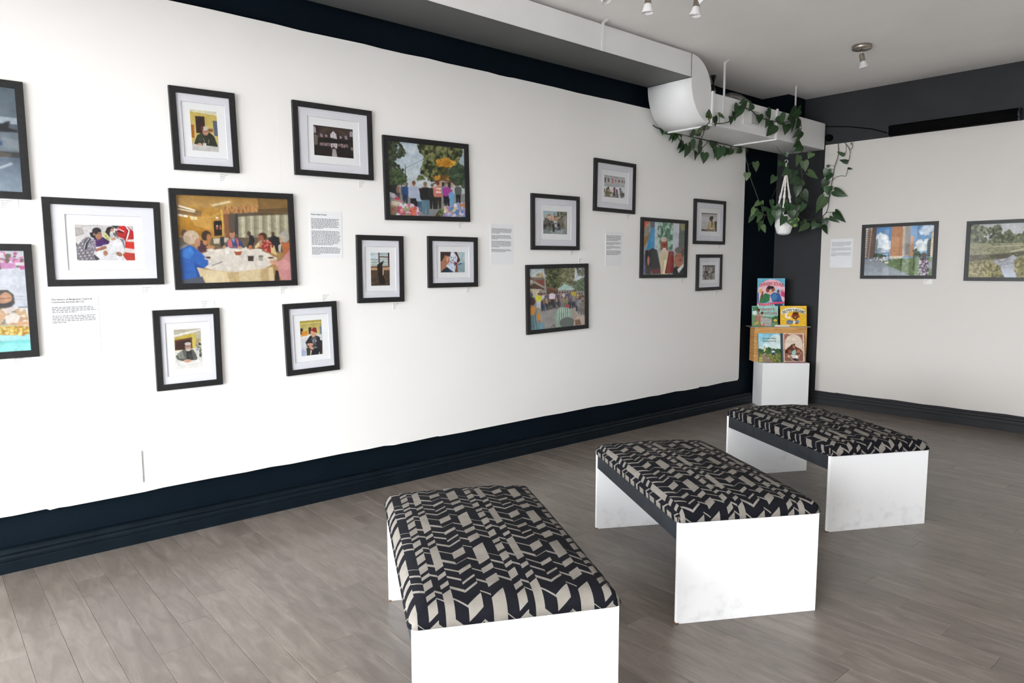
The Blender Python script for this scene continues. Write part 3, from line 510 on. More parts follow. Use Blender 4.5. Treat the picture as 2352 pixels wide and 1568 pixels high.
for a in ((250, 850, 330, '#2a2426', '#3a3436'), (340, 820, 340, '#332c2a', '#2a2624'), (470, 720, 520, '#4a4c4c', '#6a6a58'), (560, 740, 500, '#2c2e30', '#56584c'), (650, 760, 440, '#4c5456', '#6e6c60'), (740, 800, 500, '#26221f', '#20241f'), (850, 830, 380, '#b0a4a8', '#4a5458'), (990, 780, 420, '#241e1c', '#50585c'), (1070, 960, 260, '#3a444c', '#31393e')): p.man(*a, wd=.34, skin='#8a6a58')
p.P('#d2c6c6', 755, 740, 895, 740, 890, 810, 760, 810).L('#1f221f', 50, 710, 1080, 770, 1310).E('#2f383a', 970, 1160, 60, 50)
ART['L'] = p.out()

# --- three people seen from behind in a gallery
p = Print([(240, 155), (1290, 300), (1250, 1365), (205, 1270)], 70, 66, '#a8adb0', 13)
p.G('#9aa0a0', '#b4b8b8').P('#7c8484', 240, 155, 1290, 290, 1290, 330, 240, 200)
for x, y, w, h, c in ((290, 415, 45, 130, '#54444c'), (460, 430, 52, 115, '#54585a'), (660, 460, 52, 150, '#a86a6c'), (820, 465, 34, 75, '#7a5c5c'), (990, 480, 56, 75, '#7c5a58'), (1150, 495, 38, 80, '#6a6450'), (1255, 510, 25, 95, '#4c504c')): p.P('#c8bcc0', x - w - 16, y - h - 14, x + w + 16, y - h - 8, x + w + 16, y + h + 14, x - w - 16, y + h + 10).P(c, x - w, y - h, x + w, y - h + 5, x + w, y + h, x - w, y + h - 4)
p.P('#9ca0a4', 225, 620, 1270, 680, 1265, 800, 220, 740).P('#c8ccce', 222, 740, 1265, 800, 1255, 1100, 215, 1050)
p.P('#6e6248', 260, 1080, 330, 830, 440, 780, 520, 880, 540, 1250, 280, 1250).N(['#8a7c54', '#4e4632', '#7a6c4a'], 60, 30, 280, 1050, 330, 830, 440, 780, 530, 1000, 530, 1240, 290, 1240).E('#332c24', 445, 800, 40, 55).E('#b88a7c', 480, 960, 40, 60).P('#3c3834', 215, 820, 265, 860, 265, 1060, 210, 1060).E('#6a6448', 580, 1090, 60, 60)
p.P('#4e4644', 640, 1240, 690, 1000, 790, 980, 820, 1250).E('#8c3848', 745, 900, 56, 110).E('#3a3034', 760, 820, 34, 40).P('#4a4648', 810, 900, 900, 890, 940, 1300, 850, 1320).P('#7c7078', 990, 1000, 1050, 900, 1140, 980, 1200, 1100, 1050, 1130).E('#2e2c30', 1040, 880, 46, 56).P('#54504c', 1010, 1100, 1250, 1060, 1255, 1240, 1080, 1330).P('#4a3e3c', 205, 1240, 860, 1270, 850, 1320, 205, 1270).P('#50484a', 880, 1180, 960, 1300, 860, 1325)
ART['M'] = p.out()

# --- lane festival seen from behind a boy in overalls
p = Print([(110, 150), (1255, 118), (1255, 1308), (122, 1435)], 150, 116, '#8a8884', 14)
p.P('#b8c2c8', 105, 140, 490, 130, 490, 360, 105, 340).L('#4a5054', 7, 180, 265, 340, 160).P('#9a8868', 270, 260, 400, 230, 440, 360, 270, 320).N(['#b8a888', '#7c6c54'], 50, 14, 270, 250, 420, 240, 430, 340, 280, 320).P('#7a3c2c', 110, 360, 150, 310, 220, 360, 440, 380, 440, 520, 330, 460, 240, 400).P('#6a6658', 190, 320, 440, 340, 430, 385, 230, 380).P('#c8c2b4', 115, 390, 195, 390, 200, 440, 120, 470).P('#4c3428', 110, 500, 230, 430, 440, 550, 440, 590, 115, 560).P('#a89a82', 118, 500, 230, 428, 440, 545, 440, 560, 232, 450, 122, 515).P('#b8ae98', 118, 570, 380, 575, 380, 740, 120, 740)
p.P('#3a4222', 480, 140, 752, 130, 752, 560, 480, 540).N(['#2a3018', '#4c5430', '#667040', '#1f2412'], 420, 22, 480, 130, 752, 130, 752, 550, 480, 540).P('#6a6c4c', 752, 130, 1060, 125, 1060, 420, 960, 500, 752, 540).N(['#5c5f40', '#7c7c5c', '#4a4e34', '#8a8868'], 420, 22, 752, 130, 1060, 125, 1060, 430, 940, 520, 752, 540).P('#c4cad0', 1060, 122, 1255, 118, 1255, 320, 1040, 430).N(['#3e4438', '#5a604e', '#7c8474'], 150, 16, 1080, 130, 1255, 120, 1255, 300, 1110, 300).P('#4c5a44', 1040, 440, 1255, 320, 1255, 620, 1000, 580).N(['#44523e', '#5a6850', '#6c7a60'], 160, 22, 1040, 430, 1255, 330, 1255, 620, 1010, 590)
p.L('#8a8478', 22, 455, 140, 460, 820).P('#4a4440', 430, 140, 480, 140, 475, 260, 440, 260).P('#5c3c2c', 480, 540, 720, 560, 720, 760, 480, 760).P('#7a5240', 480, 520, 720, 575, 690, 592, 480, 548).P('#9c948c', 300, 960, 1255, 820, 1255, 1308, 300, 1420).P('#8c8a88', 330, 1000, 700, 980, 660, 1380, 430, 1400)
p.P('#9cbab4', 705, 572, 855, 460, 1050, 565, 1040, 580, 720, 582).P('#b8d0ca', 705, 572, 1050, 562, 1045, 578, 715, 584)
for i in range(34):
    x = 360 + i * 26; y = 600 + (i * 53) % 110; c = ['#6a4a44', '#8a7a74', '#3a3436', '#c8c0bc', '#7a5c54', '#4c5470', '#9a8868', '#54444c'][i % 8]; p.man(x, y, 260 + (i * 31) % 70, c, ['#2c2c34', '#4a5468', '#26242a'][i % 3], wd=.4)
for a in ((320, 650, 310, '#c8c83c', '#b8bcc8'), (165, 620, 200, '#4c5c60', '#4a4c50'), (595, 610, 300, '#d0c4cc', '#2a2626'), (1035, 580, 250, '#b8a83c', '#8a8078'), (970, 660, 180, '#6a6488', '#54507a'), (400, 860, 130, '#2a2c50', '#24263c'), (560, 800, 190, '#2c2c28', '#5c5a44'), (690, 880, 110, '#7a6a60', '#5a4a4a'), (800, 720, 230, '#8a7c78', '#7a706a'), (870, 740, 220, '#7c7c58', '#6a6a60'), (1150, 740, 330, '#8a8c90', '#6c7078'), (1210, 800, 300, '#7c746c', '#6a645e')): p.man(*a, wd=.42)
p.E('#40261f', 180, 830, 75, 90).P('#c8862c', 120, 990, 150, 920, 210, 920, 265, 980, 210, 1115, 120, 1090).P('#c8861c', 275, 1090, 310, 1030, 350, 1150, 340, 1230, 290, 1210).E('#a8704c', 175, 930, 34, 26).P('#5c7c84', 122, 1110, 220, 1120, 260, 1010, 285, 1020, 270, 1150, 310, 1270, 400, 1260, 430, 1300, 430, 1405, 122, 1435)
for i in range(7): p.L('#3e5c66' if i % 2 else '#86a4a8', 8, 132 + i * 22, 1130, 140 + i * 30, 1425)
for i in range(6): p.L('#46646e', 6, 124, 1150 + i * 44, 280 + i * 16, 1150 + i * 42)
p.P('#6a8ea0', 330, 1290, 400, 1250, 432, 1300, 432, 1405, 340, 1412).E('#9a6a4c', 335, 1235, 40, 22)
p.E('#a83a34', 895, 925, 40, 40).P('#8aa494', 700, 990, 770, 945, 900, 950, 970, 1000, 1000, 1120, 900, 1160, 780, 1380, 680, 1360, 690, 1200, 640, 1160)
for i in range(11): p.L('#4a5c50' if i % 2 else '#c0d2c2', 9, 720 + i * 20, 960 + abs(i - 5) * 4, 716 + i * 22, 1200)
p.E('#5c6460', 900, 1270, 160, 120).L('#2c302e', 10, 560, 1370, 630, 1300, 650, 1370).P('#b8a896', 1040, 1200, 1110, 1130, 1255, 1120, 1255, 1308, 1020, 1330).P('#7a5c4c', 1050, 1200, 1150, 1190, 1180, 1300, 1060, 1320)
ART['N'] = p.out()

# --- three men, the middle one laughing in a striped stole
p = Print([(612, 465), (1165, 506), (1160, 1203), (600, 1208)], 110, 118, '#8fa39c', 15)
p.P('#9c9ea4', 600, 460, 1170, 500, 1165, 900, 600, 900).P('#c8603c', 612, 465, 712, 470, 612, 600).P('#8c8478', 712, 480, 720, 560, 640, 760, 610, 800, 612, 600).P('#9a6c34', 612, 800, 700, 610, 712, 640, 690, 720, 640, 820).P('#3f8ab8', 720, 560, 740, 540, 770, 545, 768, 860, 660, 860).P('#54606a', 712, 478, 770, 480, 770, 560, 715, 560).P('#b4b8be', 772, 484, 820, 486, 820, 860, 772, 860).G('#86b0a0', '#6c8c74', 820, 486, 1010, 496, 1005, 860, 818, 860).N(['#5c7c64', '#9cc0b0', '#4a6a58'], 90, 18, 825, 500, 1005, 500, 1000, 850, 822, 850, asp=2.).P('#b8bac0', 1010, 498, 1088, 502, 1085, 900, 1005, 880).P('#5c6460', 1090, 503, 1168, 508, 1165, 900, 1080, 880).P('#8a8458', 1100, 506, 1165, 510, 1165, 600, 1110, 590)
p.P('#26242a', 645, 870, 690, 860, 700, 1060, 645, 1060).P('#7c7cae', 605, 920, 640, 920, 650, 1190, 602, 1200).P('#4a4440', 645, 1040, 720, 1030, 730, 1200, 650, 1195).P('#c4b896', 830, 900, 880, 880, 960, 880, 960, 1195, 840, 1195).P('#e4dcc4', 900, 1000, 935, 1000, 925, 1195, 880, 1195).P('#7a2420', 955, 880, 1020, 880, 1030, 1180, 905, 1190, 935, 1010).P('#8c3a34', 965, 900, 1000, 900, 980, 1180, 930, 1180)
p.E('#8c4c3a', 895, 800, 50, 112).E('#b8a8a0', 892, 720, 44, 34).E('#d0c0b4', 896, 880, 34, 34).P('#e8e4de', 870, 840, 925, 835, 905, 860).P('#5c2c24', 860, 790, 930, 785, 930, 798, 860, 802)
p.P('#23252a', 692, 870, 740, 835, 800, 860, 850, 1100, 850, 1195, 740, 1195, 700, 1050).P('#5c2028', 730, 1130, 850, 1120, 855, 1195, 740, 1195).E('#b88070', 690, 1010, 16, 60)
p.P('#242832', 1020, 1120, 1060, 1080, 1165, 1050, 1162, 1200, 1010, 1200).P('#e0dedc', 1070, 1130, 1150, 1050, 1160, 1080, 1090, 1180).E('#a8705c', 1090, 990, 62, 110, .1).E('#6a6460', 1095, 865, 62, 45).L('#4a3c3c', 6, 1040, 950, 1140, 935).E('#5c504c', 1140, 900, 20, 60).P('#8a5444', 1060, 1000, 1130, 980, 1120, 1020)
ART['O'] = p.out()

# --- person at a lectern
p = Print([(1414, 354), (1620, 368), (1614, 615), (1408, 606)], 56, 52, '#a8a6a6', 16)
p.G('#b0aeb0', '#9a9a9e').P('#6a6668', 1414, 354, 1620, 368, 1620, 385, 1414, 380).L('#54504e', 6, 1414, 395, 1620, 408)
for i in range(6): p.L('#c4c2c4', 4, 1418, 430 + i * 28, 1520, 436 + i * 28)
p.P('#a8946c', 1480, 560, 1510, 480, 1545, 460, 1590, 500, 1610, 600, 1480, 600).P('#c4b894', 1530, 480, 1560, 480, 1560, 580, 1535, 580).P('#5c4034', 1540, 470, 1560, 470, 1555, 560, 1540, 560).E('#4a3028', 1538, 440, 22, 30).E('#2c2422', 1545, 425, 24, 20).P('#2c302a', 1580, 480, 1615, 470, 1612, 610, 1595, 610).P('#5c4438', 1410, 575, 1480, 580, 1480, 608, 1408, 606).P('#7a6c5c', 1480, 575, 1580, 580, 1580, 612, 1480, 608)
ART['P'] = p.out()

# --- grey group photograph
p = Print([(1425, 1085), (1587, 1085), (1584, 1282), (1420, 1286)], 46, 44, '#7c7878', 17)
p.G('#6a6666', '#8a8482').P('#4a4848', 1425, 1085, 1587, 1085, 1587, 1110, 1425, 1100).L('#b8b4b4', 10, 1440, 1110, 1500, 1160).P('#b0acac', 1490, 1130, 1560, 1130, 1560, 1170, 1490, 1170)
p.N(['#54504e', '#8e8886', '#a89c98', '#3c3a3a', '#726c6a'], 160, 11, 1425, 1130, 1587, 1130, 1584, 1275, 1420, 1280, asp=1.6)
ART['Q'] = p.out()

# --- tower blocks and lawn
p = Print([(135, 235), (1770, 185), (1725, 1390), (128, 1380)], 150, 112, '#5c87b4', 18)
p.G('#4a7cb0', '#7ea6c4', 130, 180, 1775, 180, 1775, 900, 130, 900).N(['#e4e8ec', '#c8d4de', '#f2f4f4'], 90, 55, 430, 380, 560, 360, 720, 600, 720, 720, 430, 720, al=.8).N(['#b8c8d6', '#dce4e8'], 40, 50, 1480, 240, 1740, 220, 1700, 420, 1400, 420, al=.5).N(['#e8ecec', '#c8d4da'], 40, 55, 1320, 600, 1600, 580, 1600, 760, 1320, 800, al=.8)
p.P('#6a5248', 140, 240, 410, 235, 370, 960, 140, 1000)
for i in range(24): p.P('#3e332e', 300 - i * 2, 270 + i * 29, 405 - i * 2, 255 + i * 30, 404 - i * 2, 268 + i * 30, 298 - i * 2, 284 + i * 29)
p.L('#b89c7c', 12, 288, 245, 225, 990)
for i in range(13): p.P('#d8d4cc', 150, 275 + i * 54, 205 - i * 2, 255 + i * 55, 195 - i * 2, 285 + i * 55, 150, 300 + i * 54)
p.P('#7a8a90', 400, 520, 440, 500, 440, 860, 380, 860).P('#8c9698', 450, 720, 545, 730, 540, 850, 450, 850).P('#dfe4e4', 520, 760, 710, 760, 710, 850, 520, 850, al=.5)
p.P('#b07a54', 770, 215, 1040, 205, 1020, 940, 730, 930).P('#c08c64', 770, 470, 940, 470, 930, 920, 740, 920).P('#c8b8a4', 1020, 210, 1085, 208, 1060, 930, 1015, 930).P('#8a847c', 1085, 208, 1205, 205, 1190, 950, 1070, 950)
for i in range(26): p.P('#4a4a4a', 1105, 225 + i * 28, 1200, 220 + i * 28, 1199, 230 + i * 28, 1104, 236 + i * 28)
p.P('#b27e54', 1205, 450, 1280, 450, 1280, 940, 1195, 940).P('#39464a', 1590, 590, 1690, 480, 1680, 940, 1580, 930)
for i in range(6): p.L('#8a9498', 12, 1590, 630 + i * 55, 1685, 590 + i * 55)
p.P('#c9b89c', 1690, 400, 1765, 300, 1740, 960, 1660, 980).P('#8a6a5c', 1745, 700, 1765, 640, 1740, 960, 1715, 960)
p.P('#3c4a34', 340, 900, 420, 850, 620, 900, 640, 960, 340, 990).N(['#34422c', '#4c5c40', '#2a3624'], 120, 22, 350, 900, 430, 850, 620, 900, 640, 970, 350, 990).N(['#3c5038', '#54684a', '#2f4030'], 120, 26, 1270, 940, 1280, 780, 1330, 760, 1480, 900, 1440, 950).P('#d8ccb4', 720, 920, 1020, 920, 1030, 985, 720, 985).P('#5e7448', 480, 1050, 800, 990, 1740, 950, 1730, 1390, 1240, 1390, 700, 1150).N(['#6a8250', '#54683c', '#4a5e36', '#7a8e5c'], 300, 26, 520, 1050, 800, 990, 1740, 960, 1730, 1385, 1250, 1385, 720, 1150, asp=.5)
p.G('#7c8288', '#9aa0a8', 130, 1010, 460, 1000, 700, 1150, 1240, 1390, 128, 1385).N(['#c8c8c4', '#54585a', '#8a8c8c', '#e0e0dc'], 60, 20, 270, 960, 700, 940, 700, 1040, 280, 1030).L('#3c4246', 14, 530, 850, 710, 840).L('#3c4246', 12, 545, 850, 545, 930).L('#3c4246', 12, 700, 845, 700, 960).P('#3e5030', 970, 990, 1020, 990, 1020, 1170, 980, 1170, al=.7).P('#3e5030', 1270, 990, 1300, 990, 1300, 1260, 1260, 1260, al=.7).P('#d8d8d0', 610, 1060, 700, 1050, 700, 1085, 620, 1095)
p.P('#6a5e68', 1440, 1010, 1500, 960, 1580, 970, 1640, 1080, 1640, 1240, 1590, 1388, 1440, 1385, 1410, 1240).N(['#b8a4b4', '#4a4250', '#8c7c8a', '#d8c8d4', '#332c38'], 130, 22, 1440, 1000, 1500, 960, 1590, 980, 1640, 1100, 1620, 1388, 1440, 1385, 1410, 1240).E('#54483e', 1520, 910, 60, 65).P('#8a8c90', 1620, 1040, 1700, 1080, 1690, 1210, 1620, 1210)
ART['R'] = p.out()

# --- stream and scrub
p = Print([(365, 250), (2180, 205), (2150, 1375), (325, 1345)], 150, 112, '#8a8a74', 19)
p.G('#b8b8bc', '#c8c6c8', 360, 200, 2190, 200, 2190, 560, 360, 560).P('#5f6450', 365, 260, 560, 250, 560, 640, 360, 620).N(['#4e5442', '#70755c', '#3e4436', '#84886c'], 240, 34, 365, 260, 800, 330, 1020, 400, 1040, 640, 365, 640)
p.N(['#5c6450', '#7c8068', '#464e3c'], 100, 26, 860, 280, 980, 270, 1040, 380, 900, 420).P('#4c5440', 1040, 480, 1200, 370, 1300, 480, 1500, 440, 1700, 380, 2180, 420, 2180, 660, 1030, 660).N(['#3e4632', '#5c644a', '#6e7458', '#4a523c', '#7c7e60'], 420, 30, 1040, 470, 1200, 370, 1310, 480, 1500, 420, 1760, 360, 2180, 400, 2180, 660, 1030, 660).L('#5c5c50', 6, 1330, 480, 1340, 400).L('#5c5c50', 6, 1440, 460, 1450, 310).L('#5c5c50', 6, 1420, 460, 1400, 370)
p.P('#8e8c70', 360, 640, 2180, 640, 2180, 780, 360, 860).N(['#a09c7c', '#7a785c', '#8c8868', '#6a6a50'], 260, 30, 360, 640, 2180, 640, 2180, 790, 360, 860, asp=.4).L('#b8b49c', 16, 860, 715, 1020, 700, 1500, 690).L('#c4bca0', 22, 1220, 825, 1500, 770, 2180, 700).P('#54503e', 360, 880, 1020, 860, 1500, 810, 2180, 760, 2180, 900, 1480, 900, 1200, 950, 360, 1010).N(['#3e3c30', '#605c48', '#747054'], 160, 28, 360, 880, 1500, 820, 2180, 770, 2180, 880, 1300, 940, 360, 1000, asp=.4)
p.P('#a8aab2', 820, 1000, 1180, 950, 1290, 880, 1380, 950, 1300, 1000, 1340, 1120, 1380, 1350, 1120, 1350, 1000, 1120, 830, 1100).G('#a0a2aa', '#c0c8d4', 1000, 1040, 1310, 1010, 1380, 1355, 1110, 1355).N(['#8a8a90', '#74726e', '#b4b4ba'], 110, 24, 830, 1000, 1250, 960, 1300, 1080, 1050, 1160, asp=.4).P('#8c865e', 340, 1020, 820, 1000, 1010, 1130, 1120, 1355, 325, 1345).N(['#9c9468', '#7a744e', '#aca47a', '#645e40'], 320, 28, 340, 1020, 820, 1000, 1010, 1130, 1110, 1350, 330, 1340).P('#8a8458', 1310, 1000, 1500, 930, 2170, 860, 2150, 1375, 1400, 1355, 1340, 1160).N(['#9c946a', '#6e6844', '#7e7850', '#aaa276'], 320, 30, 1310, 1000, 1500, 930, 2170, 860, 2150, 1375, 1400, 1355, 1340, 1160)
ART['S'] = p.out()

# --- woman in headscarf with a bowl of food (only its right end hangs in view)
p = Print([(-1250, 150), (302, 185), (357, 1385), (-1250, 1500)], 200, 150, '#d4d8e0', 20)
p.G('#d6dae2', '#e0e2e8').N(['#c85a98', '#a8407c', '#d88ab8', '#8a5c74', '#e4d0dc', '#6a6a54'], 300, 26, -1250, 170, 302, 215, 308, 405, -1250, 400).P('#c88ab8', 90, 330, 210, 330, 230, 390, 100, 400).P('#d4ccd8', -100, 350, 60, 350, 80, 400, -100, 400).P('#dcdce0', 220, 330, 305, 320, 305, 360, 230, 360).P('#d2d6e0', -1250, 405, 310, 405, 325, 850, -1250, 850).L('#b8bcc4', 8, 215, 722, 322, 722).L('#b4b8c0', 8, 215, 758, 322, 758).L('#54585c', 10, 240, 850, 328, 850)
p.P('#d6b690', -40, 860, 120, 840, 300, 880, 335, 960, 335, 1090, -60, 1100).N(['#c8a884', '#e4d8c4', '#b89474', '#8a8c84'], 110, 26, -20, 880, 120, 850, 300, 890, 330, 1070, -40, 1080).P('#e8dcd4', 120, 960, 200, 910, 260, 960, 230, 1040, 130, 1030).P('#4e4e48', 10, 690, 60, 645, 150, 640, 205, 700, 215, 800, 180, 850, 60, 870, 0, 790).E('#c69678', 120, 740, 68, 72).P('#4e4e48', 40, 690, 90, 655, 150, 660, 110, 680, 70, 720, 50, 800).P('#3c3c40', 50, 800, 130, 800, 190, 770, 180, 830, 90, 850).L('#5a3a34', 8, 60, 745, 185, 738).P('#e0d4d0', 90, 880, 180, 845, 230, 880, 130, 910).P('#d0a888', 0, 960, 80, 900, 130, 930, 60, 1080, 0, 1080).P('#d4a27c', 60, 1070, 330, 1020, 335, 1060, 120, 1090).P('#4a7aa4', -80, 950, 15, 960, 15, 1070, -80, 1080)
p.E('#a8dce0', 150, 1160, 320, 95).E('#c8a444', 150, 1130, 300, 58).N(['#d8bc5c', '#b08c34', '#e8d488', '#a87c34'], 260, 16, -140, 1130, 0, 1085, 300, 1085, 345, 1130, 320, 1180, -60, 1185).P('#7ed4d4', -1250, 1230, 0, 1230, 100, 1260, 350, 1240, 357, 1385, -1250, 1500).G('#8adcdc', '#9ae8e4', -1250, 1270, 355, 1290, 357, 1390, -1250, 1500)
ART['B'] = p.out()

# --- blue-grey indoor scene at the far left
p = Print([(-610, 105), (85, 122), (108, 652), (-610, 640)], 150, 116, '#71808c', 21)
p.G('#5c6a76', '#8a98a4').P('#a9b6c0', -610, 250, 95, 270, 95, 300, -610, 290).P('#54606c', -610, 290, 95, 300, 100, 340, -610, 330).P('#22262c', -20, 330, 40, 290, 62, 284, 50, 320, 95, 330, 95, 340, -20, 345).P('#8a949c', 20, 370, 95, 380, 98, 430, 30, 420).P('#3c3e42', -610, 430, 100, 440, 102, 470, -610, 460).P('#5c564e', 0, 440, 60, 450, 60, 470, 0, 465).G('#5e6e80', '#94a4b4', -610, 470, 102, 470, 108, 652, -610, 640).L('#c0ccd6', 10, -60, 560, 60, 500).E('#c09a90', -8, 350, 18, 30).E('#3c5c8c', 4, 400, 20, 14).P('#2c3038', -120, 330, -40, 330, -20, 520, -120, 520)
ART['A'] = p.out()
# ------------------------------------------------------------------ framed pictures
RAIL, DEP = .034, .022
def rails(parent, wi, hi):
    """four mitred mouldings round an opening wi x hi"""
    wo, ho = wi / 2 + RAIL, hi / 2 + RAIL; a, b = wi / 2, hi / 2; d = DEP
    for q in (((-wo, ho), (wo, ho), (a, b), (-a, b)), ((wo, ho), (wo, -ho), (a, -b), (a, b)), ((wo, -ho), (-wo, -ho), (-a, -b), (a, -b)), ((-wo, -ho), (-wo, ho), (-a, b), (-a, -b))):
        c = .0015
        m = MB(); fr = [(d, y, z) for y, z in q]; bk = [(.0, y, z) for y, z in q]
        m.add(bk + fr, [(4, 5, 6, 7), (0, 1, 5, 4), (1, 2, 6, 5), (2, 3, 7, 6), (3, 0, 4, 7), (3, 2, 1, 0)])
        m.build('rail', 'frame_black', parent)
def window_board(name, wo, ho, wi, hi, x, th, mat, parent, bev=.0025):
    m = MB(); O = [(-wo / 2, ho / 2), (wo / 2, ho / 2), (wo / 2, -ho / 2), (-wo / 2, -ho / 2)]; I = [(-wi / 2, hi / 2), (wi / 2, hi / 2), (wi / 2, -hi / 2), (-wi / 2, -hi / 2)]
    k = lambda L, xx, g=0: [(xx, y + (g if y < 0 else -g), z + (g if z < 0 else -g)) for y, z in L]
    m.add(k(O, x + th) + k(I, x + th, -bev) + k(I, x), [(i, (i + 1) % 4, 4 + (i + 1) % 4, 4 + i) for i in range(4)] + [(4 + i, 4 + (i + 1) % 4, 8 + (i + 1) % 4, 8 + i) for i in range(4)])
    return m.build(name, mat, parent)
FAM = {'L': (.657, .502, None), 'M': (.485, .386, (.358, .285, .276, .187)), 'P': (.294, .390, (.236, .302, .147, .227)), 'K': (.382, .306, (.292, .232, .222, .151))}
def picture(key, fam, label, place, tilt=0, off=(0, 0)):
    wi, hi, mt = FAM[fam]
    f = thing('framed_picture', (0, 0, 0), 0, label, 'picture', 'black framed photographs on the white walls')
    f.matrix_world = place @ Matrix.Rotation(R(tilt), 4, 'X')
    rails(f, wi, hi)
    if mt:
        window_board('mat_board', wi + .004, hi + .004, mt[0], mt[1], .0085, .0035, 'mat_white', f)
        pp = MB().box(.004, .0055, -mt[0] / 2 - .01, mt[0] / 2 + .01, -mt[1] / 2 - .01, mt[1] / 2 + .01).build('print_paper', 'paper_white', f)
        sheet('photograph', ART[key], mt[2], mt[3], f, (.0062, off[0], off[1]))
    else:
        MB().box(.003, .0045, -wi / 2 - .004, wi / 2 + .004, -hi / 2 - .004, hi / 2 + .004).build('backing', 'paper_white', f)
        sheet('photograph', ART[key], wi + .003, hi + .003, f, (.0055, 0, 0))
    MB().add([(.0145, y, z) for y, z in ((-wi / 2 - .002, -hi / 2 - .002), (wi / 2 + .002, -hi / 2 - .002), (wi / 2 + .002, hi / 2 + .002), (-wi / 2 - .002, hi / 2 + .002))], [(0, 1, 2, 3)]).build('glass', 'picture_glass', f, False)
    return f
def on_left(y, z): return Matrix.Translation((BX, y, z))
def on_back(x, z): return Matrix.Translation(back(x, z, .0182)) @ Matrix.Rotation(A2 - R(90), 4, 'Z')
PIX = [
    ('A', 'L', .151, 2.174, .3, 'topmost black frame cut by the left picture edge, blue-grey indoor photo'),
    ('B', 'L', .139, 1.383, .2, 'lower black frame cut by the left edge, woman in headscarf above a bowl'),
    ('C', 'M', .835, 1.683, .32, 'matted photo of women over papers beside a red and white jacket'),
    ('D', 'P', 1.373, 2.332, 1.5, 'upright matted photo of an elderly person in dark coat holding a cup'),
    ('E', 'L', 1.529, 1.716, 1.14, 'large framed photo of people eating round a white table, blue sweater in front'),
    ('F', 'M', 2.180, 2.359, .71, 'matted dark photo of a church interior with arched windows'),
    ('G', 'L', 2.905, 2.168, 1.17, 'large framed photo of a crowd seen from behind under big trees'),
    ('H', 'P', 1.227, 1.084, .32, 'low upright matted photo of a bearded man in grey jacket at a table'),
    ('I', 'P', 1.985, 1.097, 1.53, 'low upright matted photo of a seated man in a red knitted cap'),
    ('J', 'P', 2.503, 1.539, .0, 'upright matted photo of a dark draped figure before a window'),
    ('K', 'K', 3.118, 1.589, .13, 'small matted photo of a boy reading a pale sheet of paper'),
    ('L', 'M', 4.176, 1.921, .39, 'matted photo of people gathered in a back lane with brick houses'),
    ('M', 'M', 4.913, 2.267, -.61, 'matted photo of three people from behind facing a row of pictures'),
    ('N', 'L', 4.210, 1.291, 1.13, 'large framed photo of a street festival, child in yellow shirt and overalls'),
    ('O', 'L', 5.648, 1.730, -.22, 'large framed photo of a laughing man in red stole between two others'),
    ('P', 'M', 6.394, 2.012, .34, 'matted photo of a person in cream robes speaking, upper right of the long wall'),
    ('Q', 'K', 6.409, 1.494, .6, 'small matted grey group photo, lower right of the long wall')]
for k, fam, y, z, tl, lab in PIX: picture(k, fam, lab, on_left(y, z), tl)
picture('R', 'L', 'framed photo of brick tower blocks and a lawn on the back wall', on_back(1.322, 1.712), .5)
picture('S', 'L', 'framed photo of a stream and scrubland on the back wall, cut by the right edge', on_back(2.292, 1.701), .2)

# small caption cards beside the pictures: a few lines of fine grey print on white
def bars(m, y, z, rows, x=.0016, hgt=.0042, rnd=None, step=.0085):
    """lines of print too fine to read: word-length strokes"""
    for r_, width in enumerate(rows):
        c = y; zz = z - r_ * step
        while width and c < y + width - .002:
            wl = min(rnd.uniform(.006, .021), y + width - c)
            m.add([(x, c, zz), (x, c + wl, zz), (x, c + wl, zz + hgt), (x, c, zz + hgt)], [(0, 1, 2, 3)]); c += wl + .0028
CAP = [('A', .411, 1.865, 'under the frame cut by the upper left edge'), ('B', .416, 1.078, 'under the frame cut by the lower left edge'), ('C', 1.025, 1.426, 'under the photo with the red jacket'), ('D', 1.472, 2.076, 'under the photo of the person with a cup'),
       ('E', 1.814, 1.407, 'under the round table photo'), ('F', 2.379, 2.102, 'under the church photo'), ('G', 3.198, 1.864, 'under the crowd and trees photo'), ('H', 1.336, 1.338, 'above the bearded man photo'), ('I', 2.095, 1.355, 'above the red cap photo'),
       ('J', 2.624, 1.278, 'under the draped figure photo'), ('K', 3.271, 1.378, 'under the reading boy photo'), ('L', 4.389, 1.675, 'under the back lane photo'), ('N', 4.487, 1.609, 'above the street festival photo'), ('M', 5.115, 2.011, 'under the photo of three people from behind'),
       ('O', 5.968, 1.416, 'under the laughing man photo'), ('P', 6.605, 1.767, 'under the cream robes photo'), ('Q', 6.565, 1.279, 'under the small grey group photo')]
rc = random.Random(5)
def caption(place, where):
    c = thing('caption_card', (0, 0, 0), 0, 'tiny white caption card ' + where, 'caption card', 'caption cards beside the pictures'); c.matrix_world = place
    MB().box(0, .0014, -.038, .038, -.026, .026).build('card', 'white_wall', c)
    m = MB(); bars(m, -.033, .014, [.044, .030, .026, .020], rnd=rc, hgt=.0034, step=.0105); m.build('fine_print', 'ink_pale', c, False)
for k, y, z, wh in CAP: caption(on_left(y + .012, z), wh)
caption(on_back(1.615, 1.404), 'under the tower block photo')

